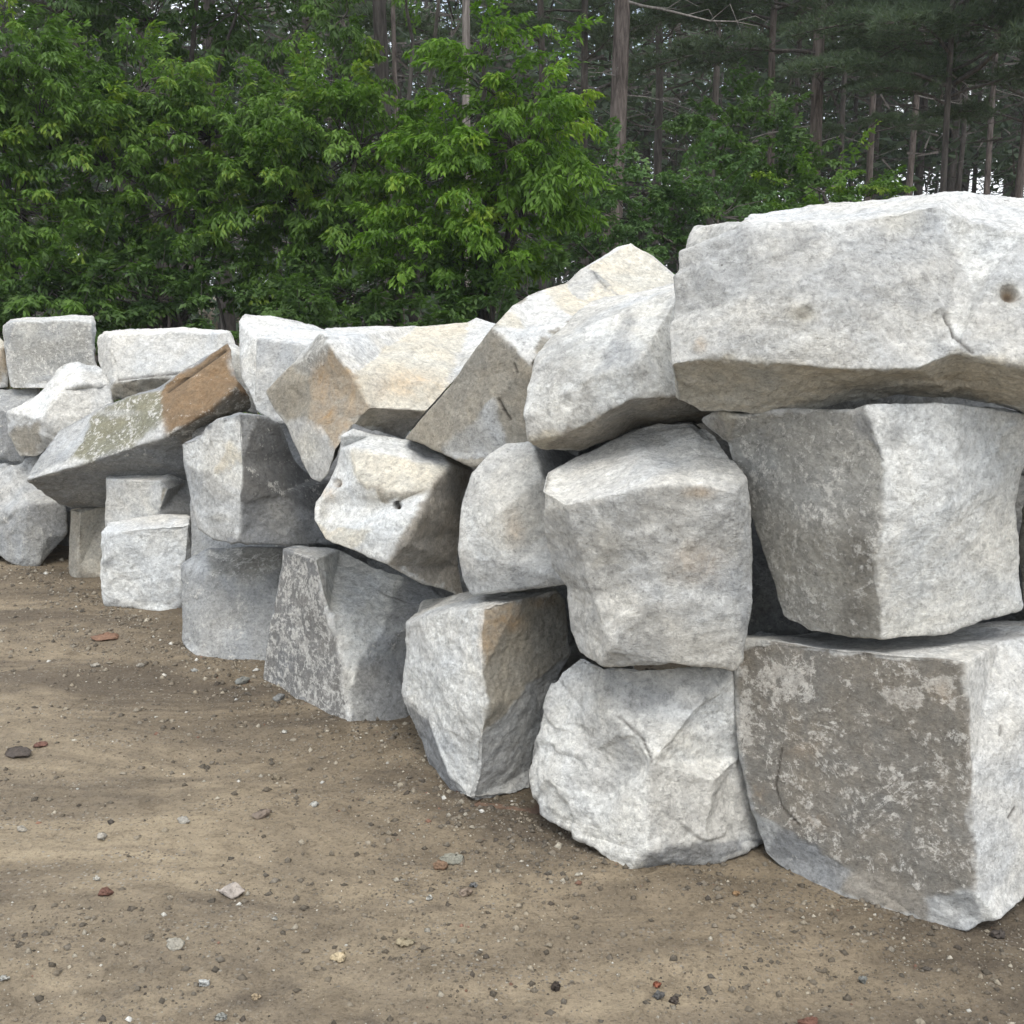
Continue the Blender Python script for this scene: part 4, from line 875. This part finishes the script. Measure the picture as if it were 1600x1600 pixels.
V = np.stack([P - S * L * .22, P + S * L * .22, P + D * L], 1).reshape(-1, 3)
# tangles of dead twigs in the shade under the crowns
w_ = 60000; wx = rg.uniform(-.62, .75, w_); wY = rg.uniform(30, 80, w_); wz = rg.uniform(0, 1, w_) ** .7 * 14
wP = np.stack([wx * wY, wY, np.where(wx > .3, 4.5 + wz * .8, wz)], 1); wD = unit(rg.normal(0, 1, (w_, 3)) * [1, 1, .45]); wS = unit(np.cross(wD, rg.normal(0, 1, (w_, 3)))); wL = rg.uniform(.5, 1.5, (w_, 1))
V3 = np.stack([wP - wS * .035, wP + wS * .035, wP + wD * wL], 1).reshape(-1, 3)
# undergrowth on the wood floor
m = 22000; ux = rg.uniform(-.62, .75, m); uY = rg.uniform(24, 60, m); uz = np.abs(rg.normal(0, 1, m)) * np.where(ux < .12, 1.5, .55)
uP = np.stack([ux * uY, uY, uz], 1); uD = unit(rg.normal(0, 1, (m, 3))); uS = unit(np.cross(uD, rg.normal(0, 1, (m, 3)))); uL = rg.uniform(.15, .35, (m, 1))
V2 = np.stack([uP - uS * uL * .3, uP + uS * uL * .3, uP + uD * uL], 1).reshape(-1, 3)
nv = len(V) + len(V2)
far = mesh_obj('distant_wood', np.concatenate([V, V2, V3, tv]), np.concatenate([np.arange(nv + len(V3)).reshape(-1, 3), tt + nv + len(V3)]), NEEDLE,
               attrs={'vary': ('FLOAT', np.concatenate([np.repeat(np.clip(rg.normal(.3, .2, n + m), 0, 1), 3), np.zeros(len(V3) + len(tv))]))})
far.data.materials.append(BARK_D); mi = np.zeros(len(far.data.polygons), dtype=np.int32); mi[nv // 3:] = 1
far.data.polygons.foreach_set('material_index', mi)
tag(far, 'dark pine wood beyond the nearer trees, pale sky showing between its trunks', 'wood', kind='stuff')

# --- dry stalks and weeds behind the pile
def stalks(name, label, n, xr, Yr, h, mat, seed, w=.008, kind='stuff'):
    rg = np.random.default_rng(seed); x = rg.uniform(*xr, n); Y = rg.uniform(*Yr, n); H = rg.uniform(h * .5, h, n); D = np.stack([rg.normal(0, .28, n), rg.normal(0, .2, n), np.ones(n)], 1)
    b = np.stack([x, Y, np.zeros(n)], 1); s = np.array([w, 0, 0]); m = b + D * H[:, None] * .55; t = b + D * H[:, None] + np.stack([D[:, 0], D[:, 1], np.zeros(n)], 1) * .3 * H[:, None]
    V = np.stack([b - s, b + s, m + s * .8, m - s * .8, t], 1).reshape(-1, 3); o = (np.arange(n) * 5)[:, None, None]
    T = (np.array([[0, 1, 2], [0, 2, 3], [3, 2, 4]])[None] + o).reshape(-1, 3)
    ob = mesh_obj(name, V, T, mat, attrs={'vary': ('FLOAT', np.repeat(rg.uniform(0, 1, n), 5))}); tag(ob, label, 'grass' if mat is DRY else 'weeds', kind=kind)
stalks('dry_grass', 'thin dry stalks leaning at the wood edge behind the pile', 900, (-6.5, 1.2), (11.0, 13.0), 1.15, DRY, 5, .004)
stalks('weeds', 'low green weeds growing at the wood edge behind the pile', 14000, (-11, 12), (10.8, 14.5), .55, LEAF_B, 6, .011)

# ------------------------------------------------------------------ loose stones and grit on the dirt
def rock_mesh(rg, sub=3):
    bm = bmesh.new(); bmesh.ops.create_icosphere(bm, subdivisions=sub, radius=1); V = np.array([v.co for v in bm.verts]); T = np.array([[v.index for v in f.verts] for f in bm.faces]); bm.free()
    for _ in range(14):
        nn = unit(rg.normal(0, 1, 3)); h = rg.uniform(.45, .8); d = V @ nn; V = V - nn * np.clip(d - h, 0, None)[:, None]
    return V, T
def loose_stone(label, px, py, wpx, hpx, tint, name='loose_stone', cat='stone', flat=.55, group='loose stones lying on the dirt', rot=None):
    rg = np.random.default_rng(int(px * 7 + py)); Y = ground_y(py); p = at(px, py, Y); m = (Y / .93) / FPX
    V, T = rock_mesh(rg); V = V * np.array([wpx * m / 2 * 1.12, wpx * m / 2 * .8, max(.004, hpx * m / 2 * flat * 1.6)])
    a = rg.uniform(-.4, .4) if rot is None else rot; c, s_ = math.cos(a), math.sin(a); V = V @ np.array([[c, s_, 0], [-s_, c, 0], [0, 0, 1]])
    V += .0016 * rg.normal(0, 1, V.shape); gz = float(ground_h(np.array([[p.x, Y, 0.0]]))[0]); V[:, 2] += -V[:, 2].min() * .6
    o = mesh_obj(name, V, T, STONE, attrs={'tint': ('FLOAT_COLOR', np.tile([*tint, 1], (len(V), 1))), 'mottle': ('FLOAT', np.zeros(len(V))), 'rust': ('FLOAT', np.zeros(len(V))), 'dark': ('FLOAT', np.zeros(len(V)))})
    o.location = (p.x, Y, gz); tag(o, label, cat, group)
WHT, PAL, GRY, TAN, RED, DRK = (.56, .55, .51), (.40, .37, .32), (.22, .22, .22), (.30, .25, .18), (.19, .10, .075), (.09, .075, .065)
for a in [
 ('pale pinkish stone, biggest loose one in the left foreground', 363, 1396, 44, 28, (.42, .37, .33)),
 ('dark brown stone with a light top, above and right of the big pale pinkish one', 411, 1276, 30, 20, (.24, .19, .15)),
 ('flat greenish grey stone leaning on a brown one before the split wedge block', 706, 1346, 46, 16, (.30, .29, .24)),
 ('brown stone under the edge of the flat greenish grey one', 690, 1360, 24, 20, (.24, .16, .11)),
 ('brownish stone right below the flat greenish grey one', 727, 1400, 26, 18, (.27, .21, .16)),
 ('small grey stone touching the brownish one before the split wedge block', 740, 1386, 13, 12, GRY),
 ('bright white chip left of the brownish stone before the split wedge block', 671, 1407, 11, 9, WHT),
 ('cream yellow stone, lower middle of the dirt', 531, 1502, 28, 16, (.55, .45, .30)),
 ('rounded tan pebble left of the split wedge block', 430, 1212, 17, 15, TAN),
 ('flat white chip left of the split wedge block', 492, 1257, 20, 9, WHT),
 ('white pebble just before the sharp edged wedge block', 445, 1146, 10, 9, WHT),
 ('dull grey stone under the sharp edged wedge block, left of two', 378, 1070, 26, 16, (.22, .22, .20)),
 ('dull grey stone under the sharp edged wedge block, right of two', 437, 1094, 18, 18, (.24, .24, .23)),
 ('dark red stone fragment low in the left foreground', 168, 1395, 28, 18, RED),
 ('flat orange red shard left of the small bright white block', 168, 1000, 44, 12, (.23, .135, .09)),
 ('dark red fragment on a clod at the left edge of the dirt', 62, 1165, 22, 13, RED),
 ('dark clod beside the red fragment at the left edge', 30, 1175, 50, 18, DRK),
 ('pale stone nearest the left edge, above the red fragment in the foreground', 35, 1298, 24, 15, PAL),
 ('pale round stone inward of the left edge one', 160, 1310, 18, 14, PAL),
 ('pale flat stone below the big pale pinkish one', 276, 1482, 32, 20, (.40, .37, .31)),
 ('bluish white stone in the low left foreground', 318, 1542, 18, 16, (.50, .50, .48)),
 ('white stone cut close to the left edge, low', 6, 1531, 18, 14, WHT),
 ('faint tan stone half sunk right of the cream yellow one', 636, 1475, 32, 14, (.36, .31, .22)),
 ('grey stone near the bottom edge at the left', 347, 1594, 20, 14, (.36, .36, .33)),
 ('small tan stone near the bottom edge at the left', 400, 1561, 16, 9, (.46, .36, .24)),
 ('dark upright clod in the middle of the bottom foreground', 869, 1548, 13, 26, DRK),
 ('red chip on top of the dark clod in the bottom foreground', 1026, 1543, 14, 12, (.34, .13, .08)),
 ('black grey stone beneath the red chip in the bottom foreground', 1030, 1560, 24, 18, (.12, .12, .12)),
 ('small dark clod right of the black grey stone', 1052, 1566, 18, 12, DRK),
 ('dark red stone cut by the bottom edge of the photo', 1262, 1597, 32, 14, RED),
 ('orange tan pebble before the scooped boulder', 1150, 1406, 13, 13, (.42, .27, .15)),
 ('grey chip right of centre in the bottom foreground', 1347, 1530, 13, 22, (.28, .29, .28)),
 ('small pale stone at left middle distance, left of two', 148, 1041, 16, 9, PAL),
 ('small pale stone at left middle distance, right of two', 219, 1042, 14, 9, PAL),
 ('white chip left of the flat grey block', 304, 1052, 12, 6, WHT),
 ('small white stone above the big pale pinkish one', 430, 1437, 9, 8, WHT),
 ('little stone with white and brown sides in the left middle dirt', 285, 1284, 24, 14, PAL),
 ('white sliver above the dark red foreground fragment', 152, 1372, 14, 6, WHT),
 ('grey stone at the far right under the brown weathered block', 1556, 1462, 26, 18, DRK),
]: loose_stone(*a[:5], a[5])
# flat red brown shard poking out between two bottom blocks
pts = [at(742, 1262, ground_y(1262)), at(850, 1276, ground_y(1276)), at(842, 1240, 3.42), at(790, 1250, 3.40)]
bm = bmesh.new(); top = [bm.verts.new((p.x, p.y, p.z + .012 + (.018 if k > 1 else 0))) for k, p in enumerate(pts)]; bot = [bm.verts.new((p.x, p.y, -.01)) for p in pts]
bm.faces.new(top); bm.faces.new(bot[::-1])
for k in range(4): bm.faces.new((top[(k + 1) % 4], top[k], bot[k], bot[(k + 1) % 4]))
bmesh.ops.recalc_face_normals(bm, faces=bm.faces); bmesh.ops.bevel(bm, geom=list(bm.edges), offset=.003, segments=1, affect='EDGES'); bmesh.ops.triangulate(bm, faces=bm.faces)
Vs = np.array([v.co for v in bm.verts]); Ts = np.array([[v.index for v in f.verts] for f in bm.faces]); bm.free()
o = mesh_obj('stone_shard', Vs, Ts, STONE, attrs={'tint': ('FLOAT_COLOR', np.tile([.20, .135, .10, 1], (len(Vs), 1)))})
tag(o, 'flat red brown shard poking out between the split wedge and the scooped boulder', 'stone')

rg = np.random.default_rng(404); n = 60000
rr = 1.5 * (9 / 1.5) ** rg.uniform(0, 1, n); ph = rg.uniform(-.56, .56, n); P = np.stack([rr * np.sin(ph), rr * np.cos(ph), np.zeros(n)], 1)
dens = fbm(P * np.array([.8, 2.2, 1]) * 1.1, 4, 51) + .25 * fbm(P * 5, 2, 8); keep = rg.uniform(-.35, .35, n) < dens
P = P[keep]
m2 = 9000; k2 = rg.integers(0, len(foot) - 1, m2); t2 = rg.uniform(0, 1, (m2, 1)); nf = np.array([-.67, -.74])
F2 = foot[k2] * (1 - t2) + foot[k2 + 1] * t2 + nf * (rg.exponential(.16, (m2, 1)) - .1) + rg.normal(0, .05, (m2, 2))
P = np.concatenate([P, np.concatenate([F2, np.zeros((m2, 1))], 1)]); n = len(P); P[:, 2] = ground_h(P)
sz = .0017 * np.exp(rg.exponential(.5, n)); sz = np.clip(sz, .0014, .012) * (0.75 + .12 * np.linalg.norm(P[:, :2], axis=1))
octa = np.array([[1, 0, 0], [0, 1, 0], [-1, 0, 0], [0, -1, 0], [0, 0, .8], [0, 0, -.5]], float)
V = octa[None] * sz[:, None, None] * rg.uniform(.55, 1.35, (n, 6, 1)); a = rg.uniform(0, 6.28, n); c, s_ = np.cos(a), np.sin(a)
V = np.stack([V[..., 0] * c[:, None] - V[..., 1] * s_[:, None], V[..., 0] * s_[:, None] + V[..., 1] * c[:, None], V[..., 2] + .25 * V[..., 0]], -1) + P[:, None]
oT = np.array([[0, 1, 4], [1, 2, 4], [2, 3, 4], [3, 0, 4], [1, 0, 5], [2, 1, 5], [3, 2, 5], [0, 3, 5]]); T = (oT[None] + (np.arange(n) * 6)[:, None, None]).reshape(-1, 3)
pal = np.array([[.14, .12, .095], [.22, .19, .15], [.32, .28, .22], [.44, .40, .33], [.62, .60, .55], [.24, .14, .10], [.10, .085, .07]]); ci = rg.choice(7, n, p=[.33, .31, .18, .09, .02, .01, .06])
tint = np.concatenate([np.repeat(pal[ci] * rg.uniform(.8, 1.15, (n, 1)), 6, 0), np.ones((6 * n, 1))], 1)
gv = mesh_obj('gravel', V.reshape(-1, 3), T, STONE, attrs={'tint': ('FLOAT_COLOR', tint)}); tag(gv, 'fine gravel and grit strewn over the packed dirt', 'gravel', kind='stuff')

# ------------------------------------------------------------------ faint haze volume added to lift the dark wood
bm = bmesh.new(); bmesh.ops.create_cube(bm, size=1); me = bpy.data.meshes.new('haze'); bm.to_mesh(me); bm.free()
hz = bpy.data.objects.new('haze', me); COL.objects.link(hz); hz.location = (0, 210, 11.5); hz.scale = (940, 960, 25)
hm = bpy.data.materials.new('haze_air'); hm.use_nodes = True; hm.node_tree.nodes.clear()
ho = hm.node_tree.nodes.new('ShaderNodeOutputMaterial'); hv = hm.node_tree.nodes.new('ShaderNodeVolumePrincipled')
hv.inputs['Color'].default_value = (0.86, 0.92, 1.0, 1); hv.inputs['Density'].default_value = 0.0008; hv.inputs['Anisotropy'].default_value = 0.2
hm.node_tree.links.new(hv.outputs[0], ho.inputs['Volume']); me.materials.append(hm)
tag(hz, 'thin haze added to lift the dark wood', 'haze', kind='stuff')

# ------------------------------------------------------------------ tally
print('tris', sum(len(o.data.polygons) for o in scene.objects if o.type == 'MESH' and not o.name.startswith(('bough', 'dead'))))
